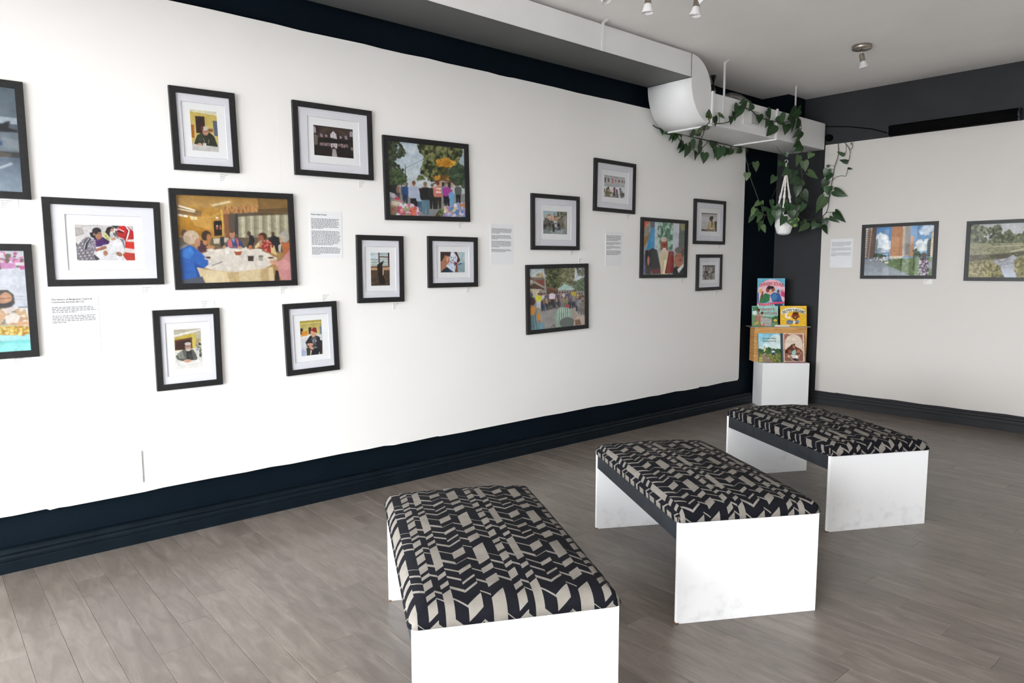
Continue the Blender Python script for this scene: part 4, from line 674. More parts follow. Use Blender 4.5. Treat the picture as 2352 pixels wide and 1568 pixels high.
# wall texts
def lettering(text, size, mat, parent, loc, shear=0., squeeze=1., spin=None, bold=0.):
    cu = bpy.data.curves.new('lettering', 'FONT'); cu.body = text; cu.size = size; cu.offset = bold; cu.resolution_u = 2
    tmp = bpy.data.objects.new('tmp', cu); C.objects.link(tmp)
    me = bpy.data.meshes.new_from_object(tmp.evaluated_get(bpy.context.evaluated_depsgraph_get())); bpy.data.objects.remove(tmp)
    n = len(me.vertices); co = np.empty(n * 3); me.vertices.foreach_get('co', co); co = co.reshape(-1, 3); x, y = co[:, 0] * squeeze, co[:, 1]
    if spin is not None: x, y = spin(x, y)
    me.vertices.foreach_set('co', np.stack([np.zeros(n), x, y], -1).ravel()); me.materials.clear(); me.update()
    o = link('lettering', me, mat, parent); o.location = loc; return o
def text_panel(place, w_, h_, head, paras, label, ink='ink_grey'):
    c = thing('text_panel', (0, 0, 0), 0, label, 'text panel', 'printed wall texts'); c.matrix_world = place
    MB().box(0, .0016, -w_ / 2, w_ / 2, -h_ / 2, h_ / 2).build('panel_sheet', 'paper_white', c)
    z = h_ / 2 - .026
    for ln in head: lettering(ln, .0125, 'ink_dark', c, (.002, -w_ / 2 + .012, z), bold=.0003); z -= .0135
    z -= .012; m = MB()
    for n_ in paras:
        bars(m, -w_ / 2 + .012, z, [w_ - .024 - rc.uniform(0, .022) for _ in range(n_ - 1)] + [rc.uniform(.05, .16)], x=.002, rnd=rc); z -= .0085 * n_ + .011
    m.build('fine_print', ink, c, False)
text_panel(on_left(.672, 1.236), .225, .345, ['The Seniors of Bangladesh Centre &', 'Community Services (BCCS)'], [4, 5], 'white text sheet below the red jacket photo, two short paragraphs')
text_panel(on_left(2.110, 1.762), .225, .300, ['Hope United Church'], [8, 11, 6], 'white text sheet packed with print, right of the round table photo')
text_panel(on_left(3.599, 1.729), .236, .314, [], [5, 4, 6, 3], 'white text sheet right of the reading boy photo')
text_panel(on_left(4.921, 1.713), .228, .310, [], [6, 3, 3, 5], 'white text sheet left of the laughing man photo')
text_panel(on_back(.746, 1.699), .240, .312, [], [6, 5, 5], 'white text sheet on the back wall beside the trailing plant', 'ink_pale')
# ------------------------------------------------------------------ upholstered benches
t = NT('woven_zigzag'); uvn = t.add('ShaderNodeUVMap', uv_map='weave'); sx = t.add('ShaderNodeSeparateXYZ'); t.set(sx.inputs[0], uvn.outputs[0])
DK, LT = (.0050, .0052, .0085), (.225, .207, .183)
REP_U, REP_V, AMP = .285, .335, .235
cols = [  # column width, dark bands (from, to) within one repeat; columns lean up and down in turn
    (.105, [(.09, .125), (.32, .34), (.46, .53), (.71, .76), (.86, .90)]),
    (.080, [(.05, .29), (.34, .41), (.48, .76), (.83, .97)]),
    (.105, [(.44, .50), (.61, .69), (.80, .88)]),
    (.150, [(.06, .23), (.28, .42), (.50, .63), (.70, .80), (.86, .97)]),
    (.165, [(.0, .10), (.29, .42), (.49, .56), (.63, .75), (.86, .97)]),
    (.105, [(.02, .28), (.33, .47), (.54, .70), (.76, .95)]),
    (.155, [(.28, .40), (.58, .66), (.80, .87)]),
    (.135, [(.0, .38), (.41, .46), (.53, .64), (.69, .80), (.87, .97)])]
u = t.math('FRACT', t.math('DIVIDE', sx.outputs[0], REP_U))
tot = sum(c[0] for c in cols); edge = [0]
for c in cols: edge.append(edge[-1] + c[0] / tot)
zig = []; h = 0.
for i, c in enumerate(cols):
    zig.append((edge[i], (h, h, h))); h += (1 if i % 2 == 0 else -1) * c[0] / tot / .16 * .5
zig.append((1., (h, h, h)))
mn = min(z[1][0] for z in zig); mxv = max(z[1][0] for z in zig)
zig = [(p, ((c[0] - mn) / (mxv - mn),) * 3) for p, c in zig]
zz = t.ramp(u, zig)
v = t.math('FRACT', t.math('SUBTRACT', t.math('DIVIDE', sx.outputs[1], REP_V), t.math('MULTIPLY', zz, AMP * (mxv - mn))))
col = None
for i, (wd, bands) in enumerate(cols):
    st = [] if bands[0][0] < .001 else [(0, LT)]
    for a, b in bands: st += [(max(0, a - .014), DK), (min(1, b + .016), LT)]
    rc = t.ramp(v, st, 'CONSTANT')
    col = rc if col is None else t.mix(t.math('GREATER_THAN', u, edge[i]), col, rc)
wv = t.add('ShaderNodeTexWave', {'Vector': uvn.outputs[0], 'Scale': 420.}, wave_type='BANDS', bands_direction='DIAGONAL')
nz = t.noise(25, 4, t.obj()); soil_ = t.ramp(nz.outputs['Fac'], [(.35, (.86, .85, .84)), (.65, (1, 1, 1))])
t.set(t.b.inputs['Base Color'], t.mix(1., col, soil_, 'MULTIPLY')); t.b.inputs['Roughness'].default_value = .85; t.b.inputs['Specular IOR Level'].default_value = .15
t.bump(wv.outputs['Fac'], .25, .001)

t = NT('bench_white'); o = t.obj(); sz = t.add('ShaderNodeSeparateXYZ'); t.set(sz.inputs[0], o)
n = t.noise(16, 9, o); n2 = t.noise(5, 4, o)
low = t.math('SUBTRACT', 1., t.math('MULTIPLY', sz.outputs[2], 2.6))                      # scuffs gather towards the floor
sc = t.math('MULTIPLY', t.math('MULTIPLY', low, n2.outputs['Fac']), t.math('SUBTRACT', n.outputs['Fac'], .38))
t.set(t.b.inputs['Base Color'], t.ramp(sc, [(.05, (.88, .88, .89)), (.16, (.76, .76, .77)), (.26, (.5, .49, .48))])); t.b.inputs['Roughness'].default_value = .35
paint('chipboard', (.16, .055, .02), .8, .4, 60, .2)

BW, BL, BH, PT = .672, 1.175, .461, .02
def cushion():
    W, L, he, r, crown = BW + .024, BL + .024, .046, .066, .046
    nu, nv = 52, 84
    def axis(n, half):
        # finer near the rim
        s = np.linspace(-1, 1, n); return np.sign(s) * (1 - (1 - np.abs(s)) ** 1.25) * half
    X, Y = axis(nu, W / 2), axis(nv, L / 2)
    vs, uv = [], []
    zf = np.zeros((nu, nv))
    for i, x in enumerate(X):
        for j, y in enumerate(Y):
            dx, dy = W / 2 - abs(x), L / 2 - abs(y)
            ex, ey = max(0, 1 - dx / r), max(0, 1 - dy / r)
            e = max(ex, ey)
            z = he * math.sqrt(max(0, 1 - e * e)) * (1.0) + crown * (1 - (2 * x / W) ** 2) ** .6 * (1 - (2 * y / L) ** 2) ** .45
            zf[i, j] = z + .0015 * math.sin(x * 31 + y * 17) * (1 - e)
    def arc(A, prof):
        a = [0]
        for k in range(1, len(A)): a.append(a[-1] + math.hypot(A[k] - A[k - 1], prof[k] - prof[k - 1]))
        return np.array(a) - a[-1] / 2
    au, av = arc(X, zf[:, nv // 2]), arc(Y, zf[nu // 2, :])
    idx = lambda i, j: i * nv + j; rc_ = .032
    def plan(x, y):                                  # rounded corners in plan
        a, b = abs(x) - (W / 2 - rc_), abs(y) - (L / 2 - rc_)
        if a > 0 and b > 0:
            k_ = max(a, b) / math.hypot(a, b); return math.copysign(W / 2 - rc_ + a * k_, x), math.copysign(L / 2 - rc_ + b * k_, y)
        return x, y
    vs = [(plan(X[i], Y[j])[0] + BW / 2, plan(X[i], Y[j])[1] + BL / 2, BH + zf[i, j]) for i in range(nu) for j in range(nv)]
    fs = [(idx(i, j), idx(i + 1, j), idx(i + 1, j + 1), idx(i, j + 1)) for i in range(nu - 1) for j in range(nv - 1)]
    uvs = {}
    rim = [idx(i, 0) for i in range(nu)] + [idx(nu - 1, j) for j in range(1, nv)] + [idx(i, nv - 1) for i in range(nu - 2, -1, -1)] + [idx(0, j) for j in range(nv - 2, 0, -1)]
    k = len(vs)
    vs += [(BW / 2 + (vs[q][0] - BW / 2) * .985, BL / 2 + (vs[q][1] - BL / 2) * .992, BH - .004) for q in rim]
    fs += [(rim[(a + 1) % len(rim)], rim[a], k + a, k + (a + 1) % len(rim)) for a in range(len(rim))]
    fs.append(tuple(k + a for a in range(len(rim)))[::-1])
    me = bpy.data.meshes.new('cushion'); me.from_pydata(vs, [], fs)
    me.polygons.foreach_set('use_smooth', [True] * len(fs)); me.update()
    lay = me.uv_layers.new(name='weave')
    for lp in me.loops:
        q = lp.vertex_index
        if q < k: i, j = divmod(q, nv); uvw = (au[i], av[j])
        else:
            i, j = divmod(rim[q - k], nv); uvw = (au[i] * 1.02, av[j] * 1.01)
        lay.data[lp.index].uv = uvw
    return me
def make_bench():
    b = thing('upholstered_bench')
    link('cushion', cushion(), 'woven_zigzag', b)
    for y0, y1 in ((0, PT), (BL - PT, BL)):
        leg = MB().box(0, BW, y0, y1, .0, BH, .0018).build('end_panel', 'bench_white', b)
        MB().box(-.0012, .012, y0 - .0012, y1 + .0008, .0005, .006).build('chipped_edge', 'chipboard', leg)
    for x0, x1 in ((.004, .024), (BW - .024, BW - .004)):
        MB().box(x0, x1, PT, BL - PT, BH - .090, BH, .001).build('side_rail', 'rail_slate', b)
    MB().box(.024, BW - .024, PT, BL - PT, BH - .02, BH - .0045).build('seat_board', 'rail_slate', b)
    return b
bench = make_bench()
for i, (x, y, a, lab) in enumerate((
        (2.579, 1.096, 1.1005, 'nearest bench, black and beige zigzag cushion, white end panel, cut by the lower edge'),
        (2.555, 2.458, 1.0505, 'middle bench of three, black and beige zigzag cushion, rust-chipped far end panel'),
        (2.475, 4.018, 1.0816, 'farthest bench, black and beige zigzag cushion, scuffed end panel, before the book pedestal'))):
    o = bench if i == 0 else copy_tree(bench)
    o.location = (x, y, 0); o.rotation_euler = (0, 0, a); tag(o, lab, 'bench', 'zigzag benches on the wood floor')
    for ch in o.children:
        if ch.name.startswith('cushion') and i:    # each cover is cut from a different place in the cloth
            me = ch.data.copy(); ch.data = me
            for q in me.uv_layers[0].data: q.uv = (q.uv[0] + .11 * i, q.uv[1] + .07 * i)
# ------------------------------------------------------------------ ventilation duct under the ceiling
DX0, DX1 = .05, .525
duct = thing('air_duct', (DX1, 5.3, 3.185), 0, 'long white boxed air duct stepping down along the left wall under the ceiling', 'duct')
def part(m, name, mat, par=duct, **k):
    o = m.build(name, mat, par, **k)
    return o
def dz(o): return o
inv = Matrix.Translation((-DX1, -5.3, -3.185))
def dpart(m, name, mat, par=duct, fix=True):
    o = m.build(name, mat, par, fix)
    o.data.transform(inv if par is duct else inv)
    return o
ZU0, ZU1, ZL0, ZL1 = 3.185, 3.382, 2.825, 3.108
YS, YM = 5.30, 5.60
m = MB().box(DX0, DX1, Y0 + .02, YS, ZU0 + .003, ZU1); dpart(m, 'upper_run', 'duct_paint')
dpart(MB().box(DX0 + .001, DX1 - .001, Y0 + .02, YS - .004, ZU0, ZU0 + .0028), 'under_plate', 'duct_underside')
N = 14
botp = [(YS + .30 - .30 * math.cos(a), ZU0 - (ZU0 - ZL0) * math.sin(a)) for a in [math.pi / 2 * k / N for k in range(N + 1)]]
topp = [(YS + .30 * math.sin(a), ZL1 + (ZU1 - ZL1) * math.cos(a)) for a in [math.pi / 2 * k / N for k in range(N + 1)]]
m = MB(); k = N + 1
for x in (DX0, DX1):
    m.add([(x, y, z) for y, z in botp] + [(x, y, z) for y, z in topp], [(i, i + 1, k + i + 1, k + i) for i in range(N)])
for pr in (botp, topp):
    m.add([(DX0, y, z) for y, z in pr] + [(DX1, y, z) for y, z in pr], [(i, i + 1, k + i + 1, k + i) for i in range(N)], True)
dpart(m, 'offset_elbow', 'duct_paint')
dpart(MB().box(DX0, DX1, YM, 7.765, ZL0, ZL1, .012), 'lower_run', 'duct_paint')
for y in (YS, ):                                             # dark joint line and flange
    dpart(MB().box(DX0 - .003, DX1 + .0015, y - .004, y + .001, ZU0 - .002, ZU1 + .002), 'joint_seam', 'housing_black')
    dpart(MB().box(DX1, DX1 + .004, y + .004, y + .024, ZU0, ZU1), 'flange', 'duct_paint')
dpart(MB().box(DX1, DX1 + .014, YM + .004, YM + .036, ZL0 + .01, ZL1 + .008, .002), 'flange', 'duct_paint')
for y in (5.615, 6.735):
    m = MB().box(DX0, DX1 + .006, y - .007, y + .007, ZL0 - .012, ZL0 + .001); dpart(m, 'flange', 'duct_paint')
dpart(MB().box(DX1, DX1 + .014, 6.722, 6.748, ZL0 - .01, ZL1 + .008, .002), 'flange', 'duct_paint')
for y, z0, z1 in ((4.16, ZU0, ZC), (5.795, ZL0 + .02, ZC), (7.085, 3.10, ZC), (2.2, ZU0, ZC), (.4, ZU0, ZC)):
    m = MB().box(DX1 + .004, DX1 + .007, y - .014, y + .014, z0, z1 - .018)
    m.add([(DX1 + .004, y - .014, z1 - .018), (DX1 + .004, y + .014, z1 - .018), (DX1 + .05, y + .014, z1 - .001), (DX1 + .05, y - .014, z1 - .001),
           (DX1 + .007, y - .014, z1 - .020), (DX1 + .007, y + .014, z1 - .020), (DX1 + .052, y + .014, z1 - .004), (DX1 + .052, y - .014, z1 - .004)],
          [(0, 1, 2, 3), (4, 5, 6, 7), (0, 4, 7, 3), (1, 2, 6, 5)])
    dpart(m, 'hanger_strap', 'duct_paint', fix=False)
# supply grille on the side of the lower run
GY0, GY1, GZ0, GZ1 = 6.125, 6.43, 2.898, 3.052
m = MB(); x0, x1 = DX1, DX1 + .008
m.box(x0, x1, GY0, GY0 + .014, GZ0, GZ1); m.box(x0, x1, GY1 - .014, GY1, GZ0, GZ1); m.box(x0, x1, GY0 + .014, GY1 - .014, GZ0, GZ0 + .014); m.box(x0, x1, GY0 + .014, GY1 - .014, GZ1 - .014, GZ1)
grille = dpart(m, 'grille', 'vent_white', fix=False)
dpart(MB().box(x0, x0 + .001, GY0 + .014, GY1 - .014, GZ0 + .014, GZ1 - .014), 'backing', 'ink_dark', grille)
for i in range(15):
    y = GY0 + .020 + i * .0182
    q = .004 if i < 7 else -.004
    dpart(MB().add([(x0 + .001, y, GZ0 + .014), (x0 + .007, y + q, GZ0 + .014), (x0 + .007, y + q, GZ1 - .014), (x0 + .001, y, GZ1 - .014), (x0 + .001, y + .0075, GZ0 + .014), (x0 + .007, y + q + .0075, GZ0 + .014), (x0 + .007, y + q + .0075, GZ1 - .014), (x0 + .001, y + .0075, GZ1 - .014)],
          [(0, 1, 2, 3), (5, 4, 7, 6), (1, 5, 6, 2), (0, 3, 7, 4)]), 'slat', 'vent_white', grille, False)
# silver flexible hose seen between duct and ceiling
paint('foil', (.22, .22, .22), .35, .3, 30, .3, 60, .5, .9)
m = MB(); pts = []; rr = []
for i in range(40):
    f = i / 39; pts.append((.16 + .20 * f, 6.22 + .25 * f, 3.150 + .075 * math.sin(f * math.pi))); rr.append(.036 + (.004 if i % 2 else -.003))
m.tube(pts, rr, 14); dpart(m, 'flexible_hose', 'foil')
dpart(MB().tube([(.18, 6.13, 3.112), (.185, 6.13, 3.26), (.18, 6.14, 3.405)], .028, 10), 'riser_pipe', 'foil')

# ------------------------------------------------------------------ ceiling spotlights
def frosted(name):
    t = NT(name); t.b.inputs['Base Color'].default_value = (.86, .86, .85, 1); t.b.inputs['Roughness'].default_value = .35
    t.b.inputs['Transmission Weight'].default_value = .35; t.b.inputs['IOR'].default_value = 1.3
    n = t.noise(30, 2, t.obj()); t.bump(n.outputs['Fac'], .02, .002)
frosted('frosted_glass')
def spot_head(parent, loc, tilt, az, s=1., shade='frosted_glass'):
    M = Matrix.Translation(loc) @ Matrix.Rotation(az, 4, 'Z') @ Matrix.Rotation(tilt, 4, 'Y')
    m = MB().lathe([(0, .012), (.017 * s, .010), (.021 * s, 0), (.022 * s, -.050 * s), (.023 * s, -.052 * s), (.0, -.052 * s)], 24, M); h = m.build('socket', 'brushed_nickel', parent)
    m = MB().lathe([(.020 * s, -.050 * s), (.026 * s, -.062 * s), (.039 * s, -.105 * s), (.040 * s, -.108 * s), (.037 * s, -.108 * s), (.024 * s, -.064 * s), (.017 * s, -.052 * s)], 28, M); m.build('glass_shade', shade, parent)
    m = MB().lathe([(0, -.055 * s), (.016 * s, -.06 * s), (.022 * s, -.085 * s), (.018 * s, -.098 * s), (0, -.103 * s)], 16, M); m.build('bulb', 'white_plain', parent)
sp1 = thing('ceiling_spotlight', (1.534, 6.284, ZC), 0, 'single ceiling spotlight, round nickel plate and frosted glass shade, above the corner', 'spotlight')
MB().lathe([(0, 0), (.074, 0), (.078, -.004), (.078, -.030), (.072, -.034), (0, -.034)], 40).build('ceiling_plate', 'brushed_nickel', sp1)
MB().tube([(0, 0, -.034), (0, 0, -.075)], .0065, 12).build('stem', 'brushed_nickel', sp1)
spot_head(sp1, (0, 0, -.080), R(-14), R(49), 1.0)
# spotlight bar whose heads hang into the top of the view
paint('white_plastic', (.8, .8, .8), .4, .03)
bar = thing('spotlight_bar', (1.30, 3.85, ZC), R(62), 'nickel spotlight bar with white shades at the upper picture edge', 'spotlight')
MB().box(-.42, .42, -.03, .03, -.03, 0, .006).build('ceiling_bar', 'brushed_nickel', bar)
Mi = Matrix.Rotation(-R(62), 4, 'Z')
for wx_, wy_, wz_, tilt, az, wp in ((1.145, 3.455, 3.2, R(28), R(200), 1), (1.25, 3.80, 3.195, 0, 0, 0), (1.425, 4.09, 3.195, R(6), R(49), 0), (1.47, 3.99, 3.235, R(40), R(230), 1)):
    p = Mi @ (Vector((wx_, wy_, 0)) - Vector((1.30, 3.85, 0))); top = wz_ + .108 - ZC
    MB().tube([(p.x, max(-.02, min(.02, p.y)), -.03), (p.x, p.y, top + .01)], .006, 10).build('stem', 'brushed_nickel', bar)
    spot_head(bar, (p.x, p.y, top), tilt, az - R(62), 1.0, 'white_plastic')

# ------------------------------------------------------------------ black housing and cable above the back board
hs = thing('black_housing', tuple(back(1.75, 2.93, .056)), A2, 'long black tubular housing fixed on the dark wall above the back board', 'housing')
MB().prism([(-.045, -.05), (.03, -.05), (.045, -.035), (.05, .0), (.045, .035), (.03, .052), (-.045, .052)], lambda a, b: (-.56, -a, b), lambda a, b: (.55, -a, b)).build('casing', 'housing_black', hs)
for x in (-.56, .55):
    MB().prism([(-.05, -.055), (.035, -.055), (.055, 0), (.035, .057), (-.05, .057)], lambda a, b: (x - .006, -a, b), lambda a, b: (x + .006, -a, b)).build('end_bracket', 'rail_slate', hs)
cab = MB().tube([tuple(back(.50, 3.08, .02)), tuple(back(.75, 3.045, .012)), tuple(back(1.0, 2.985, .012)), tuple(back(1.19, 2.91, .02))], .005, 8).build('cable', 'housing_black')
tag(cab, 'thin black cable sloping across the dark wall from duct end to black housing', 'cable')
mt = thing('wall_bracket', tuple(back(.56, 2.95, .03)), A2, 'small round black bracket on the dark wall beside the duct end', 'bracket')
MB().lathe([(0, .03), (.03, .03), (.036, .02), (.036, -.02), (.03, -.03), (0, -.03)], 20, Matrix.Rotation(R(90), 4, 'X')).build('bracket_body', 'housing_black', mt)
MB().box(-.012, .012, -.0, .03, -.012, .012).build('bracket_arm', 'housing_black', mt)

# blank cover plate low on the long wall
pl = thing('cover_plate', (BX, .897, .434), 0, 'blank white cover plate low on the white wall near the left edge', 'cover plate')
MB().box(0, .010, -.055, .055, -.092, .092, .003).build('plate', 'white_wall', pl)
MB().box(.010, .0115, -.050, .050, .076, .078).build('plate_ridge', 'white_wall', pl)
# ------------------------------------------------------------------ corner: pedestal, wooden crate, picture books
RT = Vector((math.cos(YAW), math.sin(YAW), 0)); FW = Vector((-math.sin(YAW), math.cos(YAW), 0))    # the pedestal stands diagonally across the corner
def cor(lat, d, z): return Vector((4.33, 0, 0)) + RT * lat + FW * d + Vector((0, 0, z))
def cthing(name, lat, d, z, label, cat, group=None): return thing(name, tuple(cor(lat, d, z)), YAW, label, cat, group)
# local frame in these things: x to the right, y away into the corner, z up
ped = cthing('pedestal', 2.762, 7.733, 0, 'plain white square-edged pedestal standing across the dark corner', 'pedestal')
MB().box(0, .515, 0, .30, 0, .497, .002).build('plinth_body', 'white_plain', ped)
t = NT('pine'); o = t.obj(); mp = t.add('ShaderNodeMapping'); t.set(mp.inputs['Vector'], o); mp.inputs['Scale'].default_value = (3, 3, 26)
g = t.noise(2.2, 5, mp.outputs[0]); g.inputs['Distortion'].default_value = .8
kn = t.add('ShaderNodeTexVoronoi'); t.set(kn.inputs['Vector'], o); kn.inputs['Scale'].default_value = 7
c = t.ramp(g.outputs['Fac'], [(.3, (.46, .22, .065)), (.55, (.64, .34, .115)), (.75, (.74, .44, .17))])
c = t.mix(t.ramp(kn.outputs['Distance'], [(.035, (1, 1, 1)), (.075, (0, 0, 0))]), c, (.10, .03, .01))
t.set(t.b.inputs['Base Color'], c); t.b.inputs['Roughness'].default_value = .5
cr = cthing('wooden_crate', 2.705, 7.868, .497, 'shallow knotty pine crate on the white pedestal, books leaning on it', 'crate')
CW, CD, CH = .585, .150, .386
for i in range(3): MB().box(.016, CW - .016, .0, .012, i * .129 + .001, (i + 1) * .129 - .001, .001).build('front_board', 'pine', cr)
for x in (0, CW - .016):
    for y0, y1 in ((0, .048), (.05, .098), (.1, CD)): MB().box(x, x + .016, y0, y1, 0, CH, .001).build('side_board', 'pine', cr)
MB().box(.016, CW - .016, CD - .012, CD, .0, CH).build('back_board', 'pine', cr); MB().box(.016, CW - .016, .012, CD - .012, 0, .012).build('base_board', 'pine', cr)
paint('grey_board', (.36, .34, .31), .35, .1, 8, .03)
sh = cthing('shelf_board', 2.655, 7.845, .8835, 'thin grey board laid on the pine crate under the upper books', 'board')
MB().box(0, .665, 0, .195, 0, .007, .0015).build('board_sheet', 'grey_board', sh)
MB().box(.145, .395, .137, .182, .0072, .2072, .002).build('riser', 'rail_slate', sh)
paint('page_edge', (.70, .64, .52), .8, .06, 200, 0)
paint('book_navy', (.02, .05, .12), .5); paint('book_yellow', (.60, .36, .03), .5); paint('book_teal', (.10, .22, .22), .5); paint('book_slate', (.06, .085, .09), .5); paint('book_red', (.35, .05, .05), .5); paint('book_pink', (.6, .2, .3), .5)
def book(lat, d, z, w_, h_, th, ink, cover, label, lean=8, yaw=0, spine=None):
    b = cthing('picture_book', lat, d, z, label, 'book', "children's picture books in the corner")
    b.rotation_euler = (R(-lean), 0, YAW + R(yaw))
    MB().box(.003, w_ - .004, .003, th - .003, .003, h_ - .003).build('pages', 'page_edge', b)
    for y0, y1 in ((0, .0025), (th - .0025, th)): MB().box(.0, w_, y0, y1, 0, h_).build('cover_board', cover, b)
    MB().box(-.0015, .003, 0, th, 0, h_, .001).build('spine', cover, b)
    s = sheet('cover_print', ink, w_ - .001 - (spine or 0), h_ - .001, b, (w_ / 2 + (spine or 0) / 2, -.0006, h_ / 2)); s.rotation_euler = (0, 0, R(-90)); s['label'] = 'printed front cover'
    b['w'] = w_; return b
def title(b, text, size, cx, z, mat, arc=0., squeeze=1., bold=.0012, tilt=0.):
    """cover title, set straight or bent over an arch"""
    def sp(x, y):
        x = x - (x.min() + x.max()) / 2
        y = y + tilt * x
        if arc: a = x / arc; return np.sin(a) * (arc + y), np.cos(a) * (arc + y) - arc
        return x, y
    o = lettering(text, size, mat, b, (cx, -.0011, z), squeeze=squeeze, spin=sp, bold=bold); o.rotation_euler = (0, 0, R(-90)); return o
paint('ink_red', (.45, .03, .02), .5); paint('ink_green', (.02, .06, .03), .5); paint('ink_rose', (.35, .12, .12), .5); paint('ink_brown', (.08, .045, .035), .5)
# cover with a pink cloud, two heads leaning together and a keyboard
p = Print([(318, 112), (1088, 108), (1118, 855), (350, 855)], 84, 82, '#6ab0c8', 31)
p.E('#e6b4c4', 720, 420, 370, 280).P('#e8c0cc', 360, 350, 1100, 330, 1110, 700, 360, 700).E('#e0a468', 430, 430, 50, 60).P('#4a6a9c', 330, 480, 380, 470, 390, 700, 340, 720).E('#d88aa4', 1010, 480, 90, 90).P('#c0486c', 1000, 430, 1110, 470, 1110, 600, 1000, 540).E('#a8c0cc', 900, 420, 90, 60)
p.P('#3a7a50', 400, 700, 430, 560, 560, 480, 690, 520, 690, 680, 560, 730, 430, 730).P('#7a4a34', 430, 560, 470, 440, 510, 440, 480, 620, 440, 600).P('#34609a', 690, 540, 790, 460, 960, 500, 1050, 690, 760, 690).P('#4a80b0', 720, 560, 820, 480, 900, 560, 860, 660, 760, 660).E('#8a4a3a', 620, 400, 56, 70).E('#2c1c1c', 660, 345, 66, 50).E('#9a5a44', 765, 395, 54, 60).E('#2c1c1c', 740, 340, 48, 36).P('#e8a868', 650, 450, 740, 430, 740, 490, 680, 500).P('#6a3c4c', 870, 440, 920, 380, 950, 440, 920, 500).P('#3a4a6c', 800, 690, 1060, 690, 1060, 850, 850, 850)
p.P('#f0ece8', 350, 760, 840, 780, 850, 855, 350, 855)
for i in range(7): p.P('#1c1c20', 410 + i * 58, 775, 432 + i * 58, 775, 446 + i * 58, 850, 424 + i * 58, 850)
p.L('#e0486c', 44, 370, 745, 560, 770, 800, 730, 1110, 720).L('#f0789a', 14, 400, 745, 560, 765, 800, 722, 1040, 715)
bk1 = book(2.764, 7.985, 1.0915, .308, .333, .010, p.out(), 'book_teal', 'tallest upright book in the corner, pink and blue cover with a red arched title', 2)
title(bk1, "SWINGIN' SOUND", .050, .158, .256, 'ink_red', .42, .66, .0014)
# green garden cover
p = Print([(75, 850), (790, 850), (810, 1410), (95, 1420)], 84, 62, '#8cc0b4', 32)
p.G('#9cccc4', '#8ab4a0').N(['#4c7c58', '#5c8c68', '#3c6a48'], 60, 26, 100, 880, 240, 880, 240, 980, 110, 1000).P('#d8e0d8', 100, 1000, 200, 980, 200, 1090, 100, 1090).P('#6c8c64', 80, 1110, 400, 1130, 640, 1160, 810, 1120, 810, 1415, 95, 1420).P('#3c6448', 640, 1170, 730, 1120, 800, 1160, 805, 1300, 650, 1300).N(['#2f5438', '#4c7850', '#3c6040'], 60, 20, 640, 1160, 800, 1120, 805, 1320, 620, 1300).E('#4a2c24', 260, 970, 42, 50).E('#8a5840', 255, 1010, 28, 36).P('#a07060', 190, 1130, 240, 1050, 300, 1050, 330, 1130, 330, 1280, 180, 1290).L('#e0c8b0', 8, 230, 1080, 280, 1110, 320, 1100).E('#3c2420', 360, 1050, 40, 44).E('#8a5840', 350, 1075, 26, 26).P('#b09080', 330, 1110, 400, 1110, 420, 1200, 330, 1230).P('#aca8a4', 320, 1190, 480, 1170, 620, 1220, 610, 1400, 340, 1390).L('#8a8684', 8, 420, 1260, 600, 1240).L('#8a8684', 8, 400, 1320, 590, 1310).E('#e0c454', 725, 1250, 46, 40).E('#b87a3c', 725, 1265, 18, 16).E('#c8682c', 410, 1370, 34, 30).E('#b8442c', 330, 1380, 30, 20).P('#b8a858', 140, 1330, 260, 1260, 280, 1340, 160, 1390).L('#3c5c48', 6, 120, 1100, 140, 1060).L('#3c5c58', 6, 400, 1140, 640, 1170)
bk2 = book(2.678, 7.876, .892, .290, .228, .010, p.out(), 'book_teal', 'landscape pale green book on the crate, figures in a garden', 6)
title(bk2, "GRANNY'S", .040, .170, .176, 'ink_rose', 0, .82); title(bk2, 'KITCHEN', .040, .205, .131, 'ink_rose', 0, .82)
# yellow cover
p = Print([(870, 850), (1590, 852), (1600, 1420), (880, 1420)], 84, 62, '#e8bc3c', 33)
p.E('#ece4d4', 1225, 1030, 330, 130).P('#e8b834', 880, 1120, 1000, 1060, 1180, 1010, 1300, 1010, 1460, 1060, 1600, 1130, 1600, 1420, 880, 1420).E('#ece0d8', 1050, 1110, 50, 90).E('#ece0d8', 1110, 1180, 60, 24).E('#e6b030', 1090, 1110, 36, 50).E('#8c3c1c', 1285, 1125, 94, 98).E('#8c3c1c', 1385, 1150, 20, 24).E('#8c3c1c', 1190, 1150, 16, 22).E('#5c2010', 1285, 1060, 80, 36).E('#3c140c', 1290, 1175, 40, 28).P('#f0e8e0', 1262, 1160, 1310, 1160, 1300, 1176, 1270, 1176).P('#54728c', 1045, 1260, 1120, 1230, 1240, 1280, 1200, 1360, 1050, 1350).N(['#3a546c', '#7a94a8', '#8c6a5c'], 30, 16, 1050, 1250, 1230, 1260, 1200, 1350, 1060, 1350).E('#6c8ca0', 1345, 1290, 46, 50).P('#e8dcd4', 1220, 1270, 1300, 1270, 1290, 1350, 1220, 1350).E('#8c3c1c', 1320, 1330, 50, 20).P('#8c3c1c', 1290, 1220, 1320, 1220, 1320, 1280, 1290, 1280)
bk3 = book(2.994, 7.874, .892, .292, .228, .012, p.out(), 'book_yellow', 'landscape yellow book on the crate, laughing face under an arched title', 6)
title(bk3, 'PATTY DREAMS', .048, .148, .160, 'ink_green', .30, .72, .0012)
